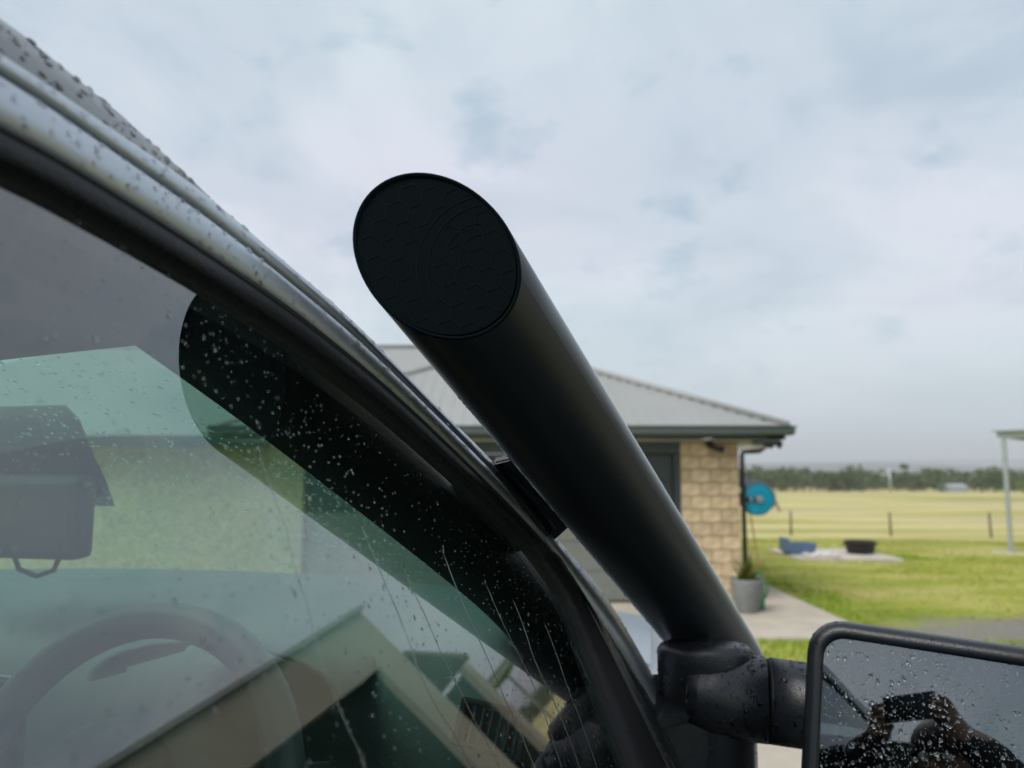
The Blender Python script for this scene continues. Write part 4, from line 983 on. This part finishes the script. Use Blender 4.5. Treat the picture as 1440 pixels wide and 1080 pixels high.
# mirror: dense beads, some large
it = scatter(mg, 2600, .00035, .0009, .45, 1.0, lambda c: (c-np.array(MQ(0, 0))) @ np.array(MU) > -.10)
it += scatter(mg, 240, .0011, .0023, .42, 1.05, lambda c: (c-np.array(MQ(0, 0))) @ np.array(MU) > -.10)
it = [(q+np.asarray(n)*.0002, n, d, r, h, s) for q, n, d, r, h, s in it]
drops_mesh('raindrops', it, 'water', tm, rag=.05)
for nm, n in (('arm', 700), ('arm_tube', 600), ('pivot', 700), ('sail_base', 120), ('sail_cap', 14)):
    drops_mesh('raindrops', scatter(tmk[nm][0], n, .0007, .0030, .42, 1.1), 'water', tm)
drops_mesh('raindrops', scatter(tm, 420, .0008, .0022, .42, 1.1), 'water', tm)

# ================================================================== PERSON holding the phone (seen in the mirror)
M['cloth'] = pmat('dark_jacket', (.018, .019, .022), .85, vary=.3, vscale=12)
M['trousers'] = pmat('dark_trousers', (.02, .022, .03), .9)
M['skin'] = pmat('skin', (.30, .17, .11), .5)
M['hairm'] = pmat('dark_hair', (.015, .012, .010), .6)
M['phone'] = pmat('phone_black', (.008, .008, .010), .25)
px, py = .05, -.24
J = {}; E_ = []
def jt(n, p, r, par=None):
    J[n] = (Vector(p), r)
    if par: E_.append((par, n))
jt('pelvis', (px, py, 1.00), .16); jt('waist', (px, py, 1.16), .145, 'pelvis'); jt('chest', (px, py+.0, 1.36), .165, 'waist'); jt('neckb', (px, py, 1.55), .085, 'chest'); jt('neck', (px, py+.015, 1.63), .06, 'neckb')
jt('head1', (px, py+.03, 1.70), .085, 'neck'); jt('head2', (px, py+.03, 1.78), .098, 'head1'); jt('head3', (px, py+.015, 1.85), .075, 'head2')
for s, nm in ((-1, 'l'), (1, 'r')):
    jt(nm+'sh', (px+s*.19, py, 1.47), .085, 'chest'); jt(nm+'ua', (px+s*.25, py+.05, 1.52), .072, nm+'sh'); jt(nm+'el', (px+s*.27, py+.13, 1.62), .064, nm+'ua')
    hx_ = .035+s*.092; hz_ = 1.865+s*.012
    jt(nm+'fa', (px+s*.185, py+.20, 1.76), .058, nm+'el'); jt(nm+'wr', (hx_+s*.02, -.055, hz_-.055), .038, nm+'fa'); jt(nm+'pa', (hx_+s*.008, -.038, hz_-.01), .036, nm+'wr')
    for k, (fx_, fz, ln) in enumerate(((-.004, .030, .9), (.0, .012, 1.), (.002, -.006, .95), (.002, -.022, .75))):
        jt(f'{nm}f{k}a', (hx_+s*.014, -.012+.004*k*0, hz_+fz), .0092, nm+'pa'); jt(f'{nm}f{k}b', (hx_-s*.006, .0-.002, hz_+fz+.004), .0085, f'{nm}f{k}a'); jt(f'{nm}f{k}c', (hx_-s*.026*ln, -.003, hz_+fz+.004), .0075, f'{nm}f{k}b')
    jt(nm+'t1', (hx_-s*.012, -.040, hz_-.03), .011, nm+'pa'); jt(nm+'t2', (hx_-s*.034, -.030, hz_-.012), .0095, nm+'t1')
    jt(nm+'hip', (px+s*.095, py, .93), .105, 'pelvis'); jt(nm+'kn', (px+s*.11, py+.02, .52), .065, nm+'hip'); jt(nm+'an', (px+s*.12, py-.02, .10), .046, nm+'kn'); jt(nm+'he', (px+s*.12, py-.03, .055), .042, nm+'an'); jt(nm+'toe', (px+s*.14, py+.14, .045), .035, nm+'he')
names = list(J); ix = {n: i for i, n in enumerate(names)}
me = bpy.data.meshes.new('person'); me.from_pydata([J[n][0]-Vector((px, py, 0)) for n in names], [(ix[a], ix[b_]) for a, b_ in E_], []); me.update()
tmp = bpy.data.objects.new('person_tmp', me); COL.objects.link(tmp)
sm = tmp.modifiers.new('skin', 'SKIN'); sm.use_smooth_shade = True
for i, n in enumerate(names):
    d = me.skin_vertices[0].data[i]; d.radius = (J[n][1], J[n][1]*(.72 if n in ('pelvis', 'waist', 'chest') else 1)); d.use_root = (n == 'pelvis')
ss = tmp.modifiers.new('sub', 'SUBSURF'); ss.levels = 1; ss.render_levels = 1
dg = bpy.context.evaluated_depsgraph_get(); dg.update(); bmesh_ = bpy.data.meshes.new_from_object(tmp.evaluated_get(dg)); bpy.data.objects.remove(tmp)
bmesh_.name = 'person'; bmesh_.materials.clear()
for k in ('skin', 'cloth', 'trousers', 'hairm'): bmesh_.materials.append(M[k])
for p in bmesh_.polygons:
    c = p.center; p.use_smooth = True
    if c.z < .10: p.material_index = 3
    elif c.z < 1.0: p.material_index = 2
    elif c.z > 1.62 and abs(c.x) < .115 and c.y < .16: p.material_index = 0
    elif c.z > 1.80 and c.y > .195: p.material_index = 0
    else: p.material_index = 1
person = bpy.data.objects.new('person', bmesh_); COL.objects.link(person); person.location = (px, py, 0)
tag(person, 'person in dark clothes holding a phone up, reflected in the mirror', 'person')
bm = bmesh.new(); bmesh.ops.create_uvsphere(bm, u_segments=28, v_segments=18, radius=1)
for vtx in list(bm.verts):
    vtx.co = Vector((vtx.co.x*.108, vtx.co.y*.115+.008, vtx.co.z*.108+1.805))
bmesh.ops.delete(bm, geom=[vtx for vtx in bm.verts if vtx.co.z < 1.78 and vtx.co.y > -.01 or vtx.co.z < 1.72], context='VERTS'); bmobj('hair', bm, 'hairm', person, True)
bm = bmesh.new(); tube(bm, [(0, .115, 1.76), (0, .140, 1.735), (0, .118, 1.728)], [.008, .014, .008], 8); bmobj('nose', bm, 'skin', person, True)
for s in (-1, 1):
    bm = bmesh.new(); bmesh.ops.create_uvsphere(bm, u_segments=12, v_segments=8, radius=.013, matrix=Matrix.Translation((s*.034, .108, 1.775))); bmobj('eye', bm, 'white', person, True)
    bm = bmesh.new(); bmesh.ops.create_uvsphere(bm, u_segments=12, v_segments=8, radius=1, matrix=Matrix.Translation((s*.098, .02, 1.75)) @ Matrix.Diagonal((.012, .02, .032, 1))); bmobj('ear', bm, 'skin', person, True)
bm = bmesh.new(); box(bm, (-.078, -.022, -.040), (.078, -.0125, .038), .004); ph = bmobj('phone', bm, 'phone'); ph.location = (.035, 0, H-.012); ph.rotation_euler = (math.radians(6), math.radians(-7), 0)
tag(ph, 'black phone held sideways in both hands of the person', 'phone')
# ================================================================== HAZE
M['haze'] = m = bpy.data.materials.new('haze'); m.use_nodes = True; t = m.node_tree; t.nodes.clear()
o_ = N(t, 'ShaderNodeOutputMaterial'); pv = N(t, 'ShaderNodeVolumePrincipled'); pv.inputs['Color'].default_value = (.965, .985, 1, 1); pv.inputs['Density'].default_value = .0003; pv.inputs['Anisotropy'].default_value = .0
L(t, pv.outputs[0], o_.inputs['Volume'])
hz_o = boxobj('haze', (-12000, -150, -25), (12000, 7600, 190), 'haze'); stuff(hz_o)
